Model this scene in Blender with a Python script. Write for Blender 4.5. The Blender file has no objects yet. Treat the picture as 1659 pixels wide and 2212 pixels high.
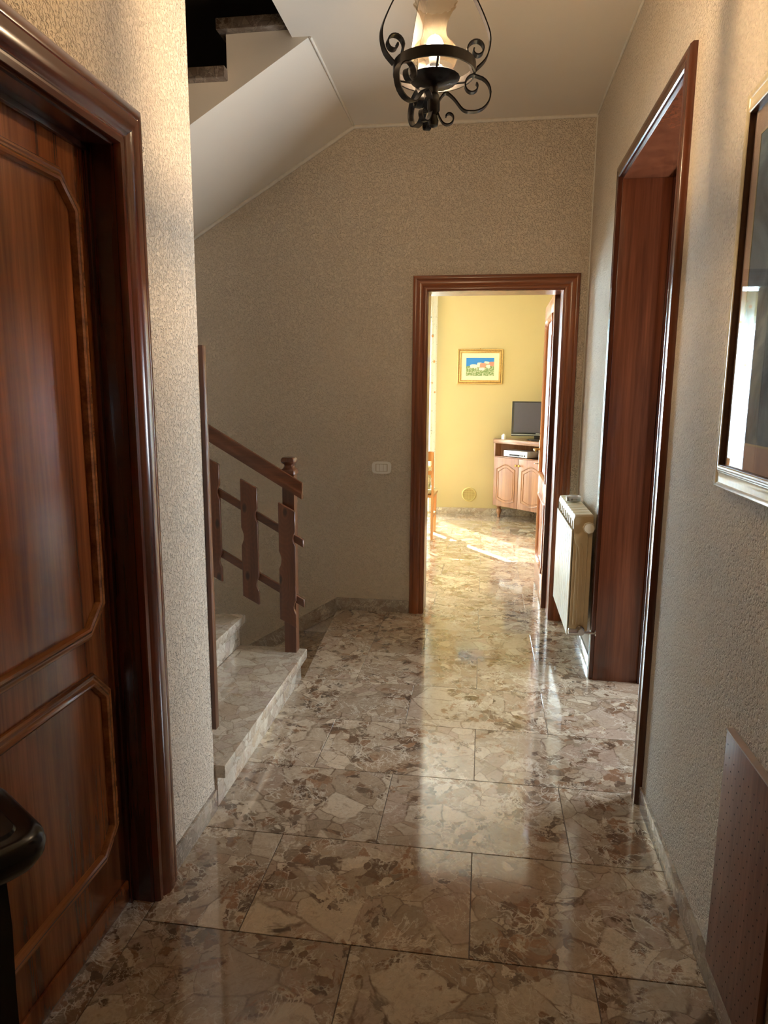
import bpy, bmesh, math, random
from mathutils import Vector, Matrix
PI = math.pi
random.seed(7)
S = bpy.context.scene
C = S.collection

# ------------------------------------------------------------------ camera
cd = bpy.data.cameras.new('camera'); cam = bpy.data.objects.new('camera', cd); C.objects.link(cam)
S.camera = cam
F, YAW, PITCH, ROLL = 1486.73, 0.142361, 0.169040, 0.007031
cd.sensor_fit = 'VERTICAL'; cd.sensor_height = 24.0; cd.lens = F / 2212 * 24.0
cd.clip_start = 0.02; cd.clip_end = 200
fwd = Vector((-math.sin(YAW) * math.cos(PITCH), math.cos(YAW) * math.cos(PITCH), -math.sin(PITCH)))
r0 = Vector((math.cos(YAW), math.sin(YAW), 0)); u0 = r0.cross(fwd)
rr = r0 * math.cos(ROLL) + u0 * math.sin(ROLL); uu = u0 * math.cos(ROLL) - r0 * math.sin(ROLL)
M = Matrix((rr, uu, -fwd)).transposed().to_4x4(); M.translation = (0, 0, 1.45)
cam.matrix_world = M

# ------------------------------------------------------------------ world, sun, sky light, exposure
w = bpy.data.worlds.new('sky'); S.world = w; w.use_nodes = True
bg = w.node_tree.nodes['Background']; bg.inputs['Color'].default_value = (0.62, 0.80, 1.0, 1)
bg.inputs['Strength'].default_value = 3.0
ld = bpy.data.lights.new('sun', 'SUN'); ld.energy = 80; ld.angle = 0.009; ld.color = (1.0, 0.90, 0.74)
sun = bpy.data.objects.new('sun', ld); C.objects.link(sun)
SD = Vector((1.0, -1.48, -math.hypot(1, 1.48) * 0.74))
sun.rotation_euler = SD.to_track_quat('-Z', 'Y').to_euler()
def area(name, loc, direction, sx, sy, energy, col):
    l = bpy.data.lights.new(name, 'AREA'); l.shape = 'RECTANGLE'; l.size = sx; l.size_y = sy
    l.energy = energy; l.color = col
    o = bpy.data.objects.new(name, l); C.objects.link(o); o.location = loc
    o.rotation_euler = Vector(direction).to_track_quat('-Z', 'Z').to_euler(); return o
area('window_daylight', (-1.45, 9.2, 1.5), (0, -1, -0.0), 2.4, 3.0, 2000, (0.46, 0.74, 1.0))
area('side_window_daylight', (-3.9, 6.8, 1.6), (1, 0, 0), 2.2, 1.8, 8, (0.86, 0.93, 1.0))
area('side_room_daylight', (2.75, 3.2, 1.2), (-1, 0, -0.05), 0.8, 1.3, 105, (0.84, 0.92, 1.0))
S.view_settings.view_transform = 'Standard'; S.view_settings.look = 'None'
S.view_settings.gamma = 1; S.view_settings.use_curve_mapping = False
S.view_settings.exposure = 0.78

# ------------------------------------------------------------------ helpers
WL = {}
def wl(o): return WL.get(o.name, Vector((0, 0, 0)))
def thing(name, label, cat, loc=(0, 0, 0), rz=0.0, group=None):
    o = bpy.data.objects.new(name, None); C.objects.link(o); o.empty_display_size = 0.05
    o.location = loc; o.rotation_euler = (0, 0, rz); o['label'] = label; o['category'] = cat
    if group: o['group'] = group
    WL[o.name] = Vector(loc); return o
def tag(o, label=None, cat=None, group=None, kind=None):
    if label: o['label'] = label
    if cat: o['category'] = cat
    if group: o['group'] = group
    if kind: o['kind'] = kind
    return o
def obj(name, bm, m, parent=None, loc=(0, 0, 0), local=False, smooth=False, mesh=None):
    if mesh is None:
        bmesh.ops.recalc_face_normals(bm, faces=bm.faces)
        mesh = bpy.data.meshes.new(name); bm.to_mesh(mesh); bm.free()
        for p in mesh.polygons: p.use_smooth = True
        mesh.set_sharp_from_angle(angle=math.radians(60 if smooth else 38))
        if m: mesh.materials.append(m)
    o = bpy.data.objects.new(name, mesh); C.objects.link(o)
    L = Vector(loc)
    if parent is not None:
        o.parent = parent
        if local: o.location = L; WL[o.name] = wl(parent)
        else: o.location = L - wl(parent); WL[o.name] = L
    else:
        o.location = L; WL[o.name] = L
    if smooth and mesh.polygons:
        md = None
    return o
def struct(name, bm, m, parent=None, **k):
    o = obj(name, bm, m, parent, **k)
    if parent is None: o['kind'] = 'structure'
    return o
def B(): return bmesh.new()
def box(bm, x0, x1, y0, y1, z0, z1, bev=0.0):
    t = bmesh.new() if bev else bm
    vs = [t.verts.new((x, y, z)) for x in (x0, x1) for y in (y0, y1) for z in (z0, z1)]
    for f in ((0, 1, 3, 2), (4, 6, 7, 5), (0, 4, 5, 1), (2, 3, 7, 6), (0, 2, 6, 4), (1, 5, 7, 3)):
        t.faces.new([vs[i] for i in f])
    if bev:
        bmesh.ops.recalc_face_normals(t, faces=t.faces)
        bmesh.ops.bevel(t, geom=t.edges[:] , offset=bev, segments=2, profile=0.6, affect='EDGES')
        merge(bm, t)
    return bm
def merge(bm, t, mat=None):
    me = bpy.data.meshes.new('tmp'); t.to_mesh(me); t.free()
    if mat is not None: me.transform(mat)
    bm.from_mesh(me); bpy.data.meshes.remove(me); return bm
def prism(bm, pts, O, U, V, N, d, bev=0):
    t = bmesh.new(); O, U, V, N = map(Vector, (O, U, V, N))
    a = [t.verts.new(O + U * p[0] + V * p[1]) for p in pts]
    b = [t.verts.new(O + U * p[0] + V * p[1] + N * d) for p in pts]
    n = len(pts); t.faces.new(a[::-1]); t.faces.new(b)
    for i in range(n): t.faces.new((a[i], a[(i + 1) % n], b[(i + 1) % n], b[i]))
    if bev:
        bmesh.ops.recalc_face_normals(t, faces=t.faces)
        bmesh.ops.bevel(t, geom=t.edges[:], offset=bev, segments=1, affect='EDGES')
    merge(bm, t); return bm
def sweep(bm, pts, prof, O, U, V, N, closed=False):
    """profile (offset to the left of the path, height along N) carried along a 2D path with mitred corners"""
    O, U, V, N = map(Vector, (O, U, V, N)); n = len(pts); P = [Vector(p) for p in pts]
    rings = []
    for i in range(n):
        ds = []
        if closed or i > 0: ds.append((P[i] - P[i - 1]).normalized())
        if closed or i < n - 1: ds.append((P[(i + 1) % n] - P[i]).normalized())
        ns = [Vector((-d.y, d.x)) for d in ds]
        m = ns[0] if len(ns) == 1 else (ns[0] + ns[1]) / max(0.2, 1 + ns[0].dot(ns[1]))
        rings.append([bm.verts.new(O + U * (P[i].x + m.x * a) + V * (P[i].y + m.y * a) + N * h) for a, h in prof])
    k = len(prof)
    for i in range(n if closed else n - 1):
        A, Bq = rings[i], rings[(i + 1) % n]
        for j in range(k): bm.faces.new((A[j], A[(j + 1) % k], Bq[(j + 1) % k], Bq[j]))
    if not closed:
        bm.faces.new(rings[0][::-1]); bm.faces.new(rings[-1])
    return bm
def lathe(bm, prof, n=24, c=(0, 0, 0), rot=0.0, cap=True, axis='z', scal=None):
    rings = []
    for r, z in prof:
        ring = []
        for i in range(n):
            a = rot + 2 * PI * i / n
            rad = r if scal is None else r * scal(a, z)
            x, y = rad * math.cos(a), rad * math.sin(a)
            p = (x, y, z) if axis == 'z' else ((z, x, y) if axis == 'x' else (x, z, y))
            ring.append(bm.verts.new((c[0] + p[0], c[1] + p[1], c[2] + p[2])))
        rings.append(ring)
    for a, b in zip(rings, rings[1:]):
        for i in range(n): bm.faces.new((a[i], a[(i + 1) % n], b[(i + 1) % n], b[i]))
    if cap: bm.faces.new(rings[0][::-1]); bm.faces.new(rings[-1])
    return bm
def tube(bm, pts, r, n=10):
    P = [Vector(p) for p in pts]; rings = []; up = Vector((0.13, 0.2, 1)).normalized()
    for i, p in enumerate(P):
        d = (P[min(i + 1, len(P) - 1)] - P[max(i - 1, 0)]).normalized()
        a = d.cross(up).normalized(); b = d.cross(a).normalized()
        rings.append([bm.verts.new(p + (a * math.cos(2 * PI * j / n) + b * math.sin(2 * PI * j / n)) * r) for j in range(n)])
    for A, Bq in zip(rings, rings[1:]):
        for j in range(n): bm.faces.new((A[j], A[(j + 1) % n], Bq[(j + 1) % n], Bq[j]))
    bm.faces.new(rings[0][::-1]); bm.faces.new(rings[-1]); return bm

# ------------------------------------------------------------------ materials
class NT:
    def __init__(s, name):
        s.m = bpy.data.materials.new(name); s.m.use_nodes = True; s.t = s.m.node_tree
        s.b = s.t.nodes['Principled BSDF']; s.out = s.t.nodes['Material Output']
    def n(s, kind, **k):
        x = s.t.nodes.new('ShaderNode' + kind)
        for a, v in k.items():
            if a in x.inputs.keys() if isinstance(a, str) else False: x.inputs[a].default_value = v
            else: setattr(x, a, v)
        return x
    def l(s, a, b): s.t.links.new(a, b)
    def set(s, **k):
        for a, v in k.items(): s.b.inputs[a.replace('_', ' ')].default_value = v
    def coords(s, scale=(1, 1, 1), rand=False):
        tc = s.n('TexCoord'); mp = s.n('Mapping'); mp.inputs['Scale'].default_value = scale
        if rand:
            oi = s.n('ObjectInfo'); mu = s.n('VectorMath', operation='SCALE')
            cb = s.n('CombineXYZ'); m2 = s.n('Math', operation='MULTIPLY'); m2.inputs[1].default_value = 37.7
            s.l(oi.outputs['Random'], m2.inputs[0]); fr = s.n('Math', operation='FRACT'); s.l(m2.outputs[0], fr.inputs[0])
            s.l(oi.outputs['Random'], cb.inputs[0]); s.l(fr.outputs[0], cb.inputs[1])
            s.l(cb.outputs[0], mu.inputs[0]); mu.inputs['Scale'].default_value = 40
            ad = s.n('VectorMath', operation='ADD'); s.l(tc.outputs['Object'], ad.inputs[0]); s.l(mu.outputs[0], ad.inputs[1])
            s.l(ad.outputs[0], mp.inputs['Vector']); s.oi = oi
        else: s.l(tc.outputs['Object'], mp.inputs['Vector'])
        return mp.outputs['Vector']
    def noise(s, vec, scale, detail=3, rough=0.5, dist=0.0):
        x = s.n('TexNoise'); s.l(vec, x.inputs['Vector'])
        x.inputs['Scale'].default_value = scale; x.inputs['Detail'].default_value = detail
        x.inputs['Roughness'].default_value = rough; x.inputs['Distortion'].default_value = dist; return x
    def ramp(s, fac, stops, interp='LINEAR'):
        x = s.n('ValToRGB'); x.color_ramp.interpolation = interp; e = x.color_ramp.elements
        while len(e) > 1: e.remove(e[0])
        e[0].position = stops[0][0]; e[0].color = (*stops[0][1], 1)
        for p, c in stops[1:]:
            q = e.new(p); q.color = (*c, 1)
        s.l(fac, x.inputs[0]); return x.outputs[0]
    def mix(s, fac, a, b, mode='MIX'):
        x = s.n('Mix', data_type='RGBA', blend_type=mode)
        for sock, v in ((x.inputs[0], fac), (x.inputs[6], a), (x.inputs[7], b)):
            if hasattr(v, 'is_linked'): s.l(v, sock)
            else: sock.default_value = v if isinstance(v, float) else (*v, 1)
        return x.outputs[2]
    def bump(s, h, strength=0.5, dist=0.002):
        x = s.n('Bump'); x.inputs['Strength'].default_value = strength; x.inputs['Distance'].default_value = dist
        s.l(h, x.inputs['Height']); s.l(x.outputs[0], s.b.inputs['Normal']); return x
def lin(r, g, b):
    f = lambda c: (c / 255 / 12.92) if c / 255 <= 0.04045 else ((c / 255 + 0.055) / 1.055) ** 2.4
    return (f(r), f(g), f(b))
def plain(name, col, rough=0.5, metal=0.0, var=0.06, scale=30, **k):
    t = NT(name); v = t.coords(); n = t.noise(v, scale, 3)
    d = tuple(max(0, c * (1 - var)) for c in col); h = tuple(min(1, c * (1 + var)) for c in col)
    t.l(t.ramp(n.outputs[0], [(0.3, d), (0.7, h)]), t.b.inputs['Base Color'])
    t.set(Roughness=rough, Metallic=metal, **k); return t.m
def wood(name, dark, light, axis=2, rough=0.28, coat=0.3, knots=False, fine=1.0, rand=False):
    t = NT(name); sc = [9.0, 9.0, 9.0]; sc[axis] = 0.55
    v = t.coords(tuple(sc), rand); n1 = t.noise(v, 2.0 * fine, 4, 0.6, 0.4)
    sc2 = [60.0, 60.0, 60.0]; sc2[axis] = 1.6
    mp = t.n('Mapping'); mp.inputs['Scale'].default_value = tuple(a / b for a, b in zip(sc2, sc)); t.l(v, mp.inputs['Vector'])
    n2 = t.noise(mp.outputs[0], 1.6, 3, 0.6)
    mid = tuple((a + b) / 2 for a, b in zip(dark, light))
    c1 = t.ramp(n1.outputs[0], [(0.28, dark), (0.5, mid), (0.72, light)])
    c2 = t.ramp(n2.outputs[0], [(0.3, (0.62, 0.6, 0.58)), (0.6, (1, 1, 1))])
    c = t.mix(0.75, c1, c2, 'MULTIPLY')
    if knots:
        tc = t.n('TexCoord'); sx = t.n('SeparateXYZ'); t.l(tc.outputs['Object'], sx.inputs[0]); cbx = t.n('CombineXYZ'); oi = t.n('ObjectInfo')
        ma = t.n('Math', operation='MULTIPLY_ADD'); t.l(sx.outputs[0], ma.inputs[0]); ma.inputs[1].default_value = 9.0
        mr = t.n('Math', operation='MULTIPLY'); mr.inputs[1].default_value = 53.0; t.l(oi.outputs['Random'], mr.inputs[0]); t.l(mr.outputs[0], ma.inputs[2])
        mz = t.n('Math', operation='MULTIPLY'); mz.inputs[1].default_value = 4.2; t.l(sx.outputs[2], mz.inputs[0])
        t.l(ma.outputs[0], cbx.inputs[0]); t.l(mz.outputs[0], cbx.inputs[1])
        vo = t.n('TexVoronoi'); vo.voronoi_dimensions = '2D'; vo.inputs['Scale'].default_value = 1.0; t.l(cbx.outputs[0], vo.inputs['Vector'])
        kn = t.ramp(vo.outputs['Distance'], [(0.05, (0.12, 0.08, 0.06)), (0.12, (1, 1, 1))]); c = t.mix(0.85, c, kn, 'MULTIPLY')
        wv = t.n('Math', operation='SINE'); wm = t.n('Math', operation='MULTIPLY'); wm.inputs[1].default_value = 60
        t.l(vo.outputs['Distance'], wm.inputs[0]); t.l(wm.outputs[0], wv.inputs[0])
        c = t.mix(0.3, c, t.ramp(wv.outputs[0], [(0.0, (0.6, 0.55, 0.5)), (0.6, (1, 1, 1))]), 'MULTIPLY')
    t.l(c, t.b.inputs['Base Color'])
    t.set(Roughness=rough, Coat_Weight=coat, Coat_Roughness=0.18); t.bump(n2.outputs[0], 0.15, 0.001); return t.m
def plaster(name, col, rough=0.85, bs=0.9, pits=True, scale=112, dist=0.0058):
    t = NT(name); v = t.coords(); n = t.noise(v, scale, 2, 0.5, 0.6); big = t.noise(v, 1.3, 3)
    d = tuple(c * 0.94 for c in col)
    c = t.ramp(big.outputs[0], [(0.3, d), (0.7, col)])
    if pits:
        p = t.ramp(n.outputs[0], [(0.28, (0.72, 0.71, 0.70)), (0.42, (1, 1, 1))]); c = t.mix(0.35, c, p, 'MULTIPLY')
    t.l(c, t.b.inputs['Base Color']); t.set(Roughness=rough, Specular_IOR_Level=0.25)
    h = t.ramp(n.outputs[0], [(0.30, (0, 0, 0)), (0.55, (1, 1, 1))]); t.bump(h, bs, dist); return t.m
def marble(name, big=8.5, tone=((0.33, 0.25, 0.175), (0.68, 0.57, 0.43), (0.13, 0.085, 0.055)), matrix=0.5, rough=0.10, vein=(0.72, 0.64, 0.52), rand=True, joint=False):
    t = NT(name); v = t.coords(rand=rand)
    if not rand: t.oi = t.n('ObjectInfo')
    def warp(src, scale, amt, det=3):
        wn = t.noise(src, scale, det, 0.6); sub = t.n('VectorMath', operation='SUBTRACT'); t.l(wn.outputs['Color'], sub.inputs[0]); sub.inputs[1].default_value = (0.5, 0.5, 0.5)
        sc = t.n('VectorMath', operation='SCALE'); t.l(sub.outputs[0], sc.inputs[0]); sc.inputs['Scale'].default_value = amt
        ad = t.n('VectorMath', operation='ADD'); t.l(src, ad.inputs[0]); t.l(sc.outputs[0], ad.inputs[1]); return ad.outputs[0]
    v1 = warp(v, 2.2, 0.16, 1); v2 = warp(v1, 18.0, 0.022, 4); v3 = warp(v1, 14.0, 0.07, 4)
    def vor(scale, feat='F1', src=v2):
        x = t.n('TexVoronoi', feature=feat); t.l(src, x.inputs['Vector']); x.inputs['Scale'].default_value = scale
        x.inputs['Randomness'].default_value = 1.0; return x
    def sep(x): q = t.n('SeparateColor'); t.l(x.outputs['Color'], q.inputs[0]); return q
    def step(val, a, b): return t.ramp(val, [(a, (0, 0, 0)), (b, (1, 1, 1))])
    A = vor(big); Ae = vor(big, 'DISTANCE_TO_EDGE'); Bv = vor(big * 2.3); Be = vor(big * 2.3, 'DISTANCE_TO_EDGE'); Cv = vor(big * 4.0, src=v3); Ce = vor(big * 4.0, 'DISTANCE_TO_EDGE', v3)
    sa, sb, scc = sep(A), sep(Bv), sep(Cv)
    lo, hi, dk = tone; md = tuple((a + b) / 2 for a, b in zip(lo, hi)); warm = (lo[0] * 1.08, lo[1] * 0.84, lo[2] * 0.70)
    mauve = (md[0] * 0.92, md[1] * 0.86, md[2] * 0.90)
    stops = [(0.0, lo), (0.18, md), (0.38, hi), (0.52, md), (0.7, mauve), (0.85, (lo[0] * 1.2, lo[1] * 1.15, lo[2] * 1.1)), (1.0, md)]
    ca = t.ramp(sa.outputs[0], stops); cb = t.ramp(sb.outputs[0], stops)
    cc = t.ramp(scc.outputs[1], [(0.0, dk), (0.3, warm), (0.5, dk), (0.7, lo), (0.88, md), (1.0, hi)])
    edA = t.ramp(Ae.outputs['Distance'], [(0.0, (1, 1, 1)), (0.010, (0.8, 0.8, 0.8)), (0.026, (0, 0, 0))])
    edB = t.ramp(Be.outputs['Distance'], [(0.0, (1, 1, 1)), (0.018, (0.7, 0.7, 0.7)), (0.045, (0, 0, 0))])
    fade = step(t.noise(v, 13.0, 3).outputs[0], 0.38, 0.60)
    seam = (dk[0] * 1.5, dk[1] * 1.5, dk[2] * 1.5)
    ca = t.mix(t.mix(0.6, edA, fade, 'MULTIPLY'), ca, seam); cb = t.mix(t.mix(0.8, edB, fade, 'MULTIPLY'), cb, seam)
    col = t.mix(step(sa.outputs[1], 0.42, 0.43), cb, ca)
    mn = t.noise(v1, 4.2, 5, 0.62, 0.9); mk = step(mn.outputs[0], matrix - 0.01, matrix + 0.02)
    m2 = t.mix(1.0, step(t.noise(v, 10.0, 5, 0.7, 1.5).outputs[0], 0.44, 0.47), mk, 'MULTIPLY')
    # ragged brown matrix with small chips and pale curls
    edC = t.ramp(Ce.outputs['Distance'], [(0.0, (0.9, 0.9, 0.9)), (0.03, (0.6, 0.6, 0.6)), (0.07, (0, 0, 0))])
    cc = t.mix(t.mix(1.0, edC, step(t.noise(v, 8.0, 2).outputs[0], 0.47, 0.58), 'MULTIPLY'), cc, vein)
    col = t.mix(m2, col, cc)
    fn = t.noise(v, 60, 5, 0.75, 1.2); col = t.mix(0.7, col, t.ramp(fn.outputs[0], [(0.28, (0.62, 0.58, 0.54)), (0.5, (0.97, 0.96, 0.95)), (0.70, (1.12, 1.10, 1.07))]), 'MULTIPLY')
    md2 = t.noise(v1, 17, 4, 0.7, 2.0); col = t.mix(0.55, col, t.ramp(md2.outputs[0], [(0.36, (0.62, 0.56, 0.50)), (0.46, (1, 1, 1)), (1, (1, 1, 1))]), 'MULTIPLY')
    def veins(scale, wd, th):
        vn = t.noise(v, scale, 6, 0.62, 1.8); ab = t.n('Math', operation='SUBTRACT'); ab.inputs[1].default_value = 0.5; t.l(vn.outputs[0], ab.inputs[0])
        a2 = t.n('Math', operation='ABSOLUTE'); t.l(ab.outputs[0], a2.inputs[0])
        return t.mix(1.0, t.ramp(a2.outputs[0], [(0.0, (1, 1, 1)), (wd * 0.5, (0.5, 0.5, 0.5)), (wd, (0, 0, 0))]), step(t.noise(v, scale * 0.8, 2).outputs[0], th, th + 0.08), 'MULTIPLY')
    col = t.mix(veins(5.0, 0.018, 0.50), col, vein); col = t.mix(t.mix(0.35, veins(11.0, 0.02, 0.48), (0.6, 0.6, 0.6), 'MULTIPLY'), col, vein)
    rv = t.ramp(t.oi.outputs['Random'], [(0.0, (0.86, 0.84, 0.82)), (0.5, (1, 1, 1)), (1.0, (1.1, 1.08, 1.04))]); col = t.mix(1.0, col, rv, 'MULTIPLY')
    t.l(col, t.b.inputs['Base Color'])
    rn = t.noise(v, 3.0, 3); t.l(t.ramp(rn.outputs[0], [(0.3, (rough * 0.8,) * 3), (0.7, (rough * 1.5,) * 3)]), t.b.inputs['Roughness'])
    t.set(Specular_IOR_Level=0.65, Coat_Weight=0.7, Coat_Roughness=0.06); t.bump(fn.outputs[0], 0.02, 0.0003); return t.m

W = {}
W['wall'] = plaster('beige_textured_plaster', lin(232, 216, 194), bs=1.0)
W['wall_smooth'] = plaster('beige_smooth_plaster', lin(226, 210, 188), bs=0.25, pits=False, scale=220, dist=0.0012)
W['ceil'] = plaster('off_white_ceiling_paint', lin(230, 218, 200), bs=0.12, pits=False, scale=200, dist=0.001)
W['yellow'] = plaster('yellow_wall_paint', lin(194, 176, 130), bs=0.1, pits=False, scale=180, dist=0.001)
W['bead'] = plain('white_cornice_plaster', lin(225, 216, 200), 0.7)
W['painted_gloom'] = plain('plaster_with_painted_gloom', lin(64, 54, 44), 0.9)  # gloom of the unlit stairwell and side room painted into the plaster colour
W['floor'] = marble('polished_breccia_marble', 6.0, matrix=0.505, rough=0.09)
W['grout'] = plain('brown_grout', lin(84, 64, 46), 0.4)
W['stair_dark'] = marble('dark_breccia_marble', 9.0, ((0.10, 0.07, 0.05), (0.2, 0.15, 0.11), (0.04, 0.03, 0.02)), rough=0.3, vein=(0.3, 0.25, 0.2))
W['stair'] = marble('pale_breccia_marble', 8.0, ((0.46, 0.39, 0.30), (0.76, 0.70, 0.58), (0.22, 0.17, 0.12)), matrix=0.64, rough=0.14, joint=True)
W['skirt'] = marble('skirting_marble', 9.0, ((0.30, 0.25, 0.20), (0.50, 0.44, 0.37), (0.2, 0.15, 0.11)), matrix=0.62, rough=0.2)
SAP = (lin(88, 38, 20), lin(150, 78, 40))
W['door'] = wood('sapele_veneer_door', lin(94, 48, 27), lin(166, 98, 54), 2, 0.22, 0.5)
W['door_mould_y'] = wood('sapele_moulding', lin(112, 62, 32), lin(178, 114, 62), 1, 0.25, 0.5)
W['casing_v'] = wood('mahogany_casing_upright', lin(66, 26, 14), lin(118, 56, 32), 2, 0.18, 0.7)
W['casing_h'] = wood('mahogany_casing_head', lin(66, 26, 14), lin(118, 56, 32), 1, 0.18, 0.7)
W['jamb'] = wood('dark_mahogany_lining', lin(50, 22, 12), lin(84, 40, 24), 2, 0.25, 0.4)
W['casing2'] = wood('chestnut_casing', lin(110, 56, 30), lin(168, 98, 56), 2, 0.3, 0.35)
W['lining'] = wood('red_brown_lining', lin(88, 46, 28), lin(130, 72, 44), 2, 0.26, 0.4)
W['lining_edge'] = wood('dark_brown_casing', lin(70, 34, 20), lin(112, 60, 38), 2, 0.2, 0.6)
W['casing2_h'] = wood('chestnut_casing_head', lin(110, 56, 30), lin(168, 98, 56), 0, 0.3, 0.35)
W['lining_edge_h'] = wood('dark_brown_casing_head', lin(70, 34, 20), lin(112, 60, 38), 1, 0.2, 0.6)
W['leaf'] = wood('orange_brown_door_wood', lin(140, 70, 36), lin(196, 116, 62), 2, 0.25, 0.5)
W['leaf_edge'] = wood('dark_door_edge', lin(70, 30, 18), lin(104, 50, 30), 2, 0.25, 0.5)
W['rail'] = wood('walnut_brown_handrail', lin(70, 38, 22), lin(116, 68, 42), 0, 0.3, 0.4)
W['board'] = wood('knotty_dark_pine', lin(78, 42, 26), lin(120, 72, 46), 2, 0.32, 0.4, knots=True, rand=True)
W['post'] = wood('dark_pine_post', lin(78, 42, 26), lin(118, 70, 46), 2, 0.32, 0.4)
W['cabinet'] = wood('light_oak_cabinet', lin(132, 86, 54), lin(180, 128, 86), 2, 0.35, 0.2)
W['cab_top'] = wood('oak_cabinet_top', lin(132, 92, 64), lin(176, 134, 100), 0, 0.3, 0.3)
W['chair'] = wood('honey_beech_wood', lin(170, 112, 62), lin(206, 150, 94), 2, 0.3, 0.4)
W['table'] = plain('black_brown_lacquer', lin(18, 10, 8), 0.22, Specular_IOR_Level=0.3)
W['panel'] = wood('brown_hardboard', lin(120, 78, 58), lin(150, 104, 80), 2, 0.5, 0.1)
W['panel_edge'] = plain('pale_panel_edge', lin(190, 170, 160), 0.4)  # paler tone than the board face
W['hole'] = plain('dark_hole', lin(24, 16, 12), 0.9)
W['iron'] = plain('black_wrought_iron', lin(22, 19, 20), 0.42, 0.55, 0.3, 90, Coat_Weight=0.25)
W['radiator'] = plain('cream_enamel', lin(226, 214, 184), 0.32, 0, 0.02)
W['radiator_side'] = plain('golden_beige_enamel', lin(196, 172, 128), 0.4, 0, 0.03)  # darker golden beige than the sections
W['chrome'] = plain('brushed_steel', lin(190, 186, 178), 0.25, 0.9)
W['brass'] = plain('worn_brass', lin(176, 132, 66), 0.3, 0.9)
W['white_plastic'] = plain('white_plastic', lin(250, 244, 234), 0.35, 0, 0.01)
W['vent'] = plain('cream_plastic', lin(206, 186, 122), 0.5, 0, 0.02)
W['slot'] = plain('vent_slot_brown', lin(164, 136, 74), 0.8)
W['gold'] = plain('gilt_frame', lin(196, 160, 96), 0.32, 0.35, 0.15, 60)
W['gold_dark'] = plain('dark_gilt_and_shade', lin(92, 62, 42), 0.4, 0.2, 0.2, 60)
W['cream_frame'] = plain('cream_gilt_frame', lin(222, 206, 170), 0.3, 0.1, 0.08, 60)
W['mat'] = plain('cream_mount_board', lin(226, 214, 182), 0.8, 0, 0.02)
W['pink_mat'] = plain('rose_beige_mount', lin(220, 196, 184), 0.8, 0, 0.03)
W['tv'] = plain('black_plastic', lin(26, 26, 32), 0.25)
W['tv_screen'] = plain('grey_screen', lin(78, 76, 88), 0.3, 0, 0.02)
W['silver'] = plain('silver_plastic', lin(206, 206, 210), 0.35, 0.3, 0.02)
W['white_frame'] = plain('white_window_paint', lin(230, 228, 222), 0.4)

def glass_mat(name, tr=0.9, rough=0.02, tint=(1, 1, 1), ior=1.5):
    t = NT(name); t.t.nodes.remove(t.b)
    fr = t.n('Fresnel'); fr.inputs['IOR'].default_value = ior
    tp = t.n('BsdfTransparent'); tp.inputs['Color'].default_value = (*[tr * c for c in tint], 1)
    gl = t.n('BsdfGlossy'); gl.inputs['Roughness'].default_value = rough
    ge = t.n('NewGeometry'); sb = t.n('Math', operation='SUBTRACT'); sb.inputs[0].default_value = 1.0; t.l(ge.outputs['Backfacing'], sb.inputs[1])
    ml = t.n('Math', operation='MULTIPLY'); t.l(fr.outputs[0], ml.inputs[0]); t.l(sb.outputs[0], ml.inputs[1])
    mx = t.n('MixShader'); t.l(ml.outputs[0], mx.inputs[0]); t.l(tp.outputs[0], mx.inputs[1]); t.l(gl.outputs[0], mx.inputs[2])
    t.l(mx.outputs[0], t.out.inputs['Surface']); return t.m
W['glass'] = glass_mat('window_glass')
def obscured():
    t = NT('obscured_door_glass'); t.t.nodes.remove(t.b)
    df = t.n('BsdfDiffuse'); df.inputs['Color'].default_value = (0.86, 0.88, 0.88, 1); tl = t.n('BsdfTranslucent'); tl.inputs['Color'].default_value = (0.86, 0.88, 0.88, 1)
    gl = t.n('BsdfGlossy'); gl.inputs['Roughness'].default_value = 0.28; v = t.coords(); n = t.noise(v, 70, 2)
    bp = t.n('Bump'); bp.inputs['Strength'].default_value = 0.3; bp.inputs['Distance'].default_value = 0.002; t.l(n.outputs[0], bp.inputs['Height']); t.l(bp.outputs[0], gl.inputs['Normal'])
    a = t.n('MixShader'); a.inputs[0].default_value = 0.4; t.l(df.outputs[0], a.inputs[1]); t.l(tl.outputs[0], a.inputs[2])
    b = t.n('MixShader'); b.inputs[0].default_value = 0.35; t.l(a.outputs[0], b.inputs[1]); t.l(gl.outputs[0], b.inputs[2]); t.l(b.outputs[0], t.out.inputs['Surface']); return t.m
W['door_glass'] = obscured()
W['pic_glass'] = glass_mat('picture_glass', 0.92, 0.01, ior=1.7)
def frosted():
    t = NT('lamp_chimney_glass'); t.t.nodes.remove(t.b)
    tp = t.n('BsdfTransparent'); tp.inputs['Color'].default_value = (0.95, 0.9, 0.82, 1)
    tl = t.n('BsdfTranslucent'); tl.inputs['Color'].default_value = (0.016, 0.0125, 0.009, 1)
    df = t.n('BsdfDiffuse'); df.inputs['Color'].default_value = (0.016, 0.0125, 0.009, 1)
    gl = t.n('BsdfGlossy'); gl.inputs['Roughness'].default_value = 0.12
    v = t.coords((1, 1, 1)); wv = t.noise(v, 60, 2)
    a = t.n('MixShader'); a.inputs[0].default_value = 0.35; t.l(tl.outputs[0], a.inputs[1]); t.l(df.outputs[0], a.inputs[2])
    b = t.n('MixShader'); b.inputs[0].default_value = 0.12; t.l(tp.outputs[0], b.inputs[1]); t.l(a.outputs[0], b.inputs[2])
    c = t.n('MixShader'); c.inputs[0].default_value = 0.02; t.l(b.outputs[0], c.inputs[1]); t.l(gl.outputs[0], c.inputs[2])
    t.l(c.outputs[0], t.out.inputs['Surface']); return t.m
W['chimney'] = frosted()
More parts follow.
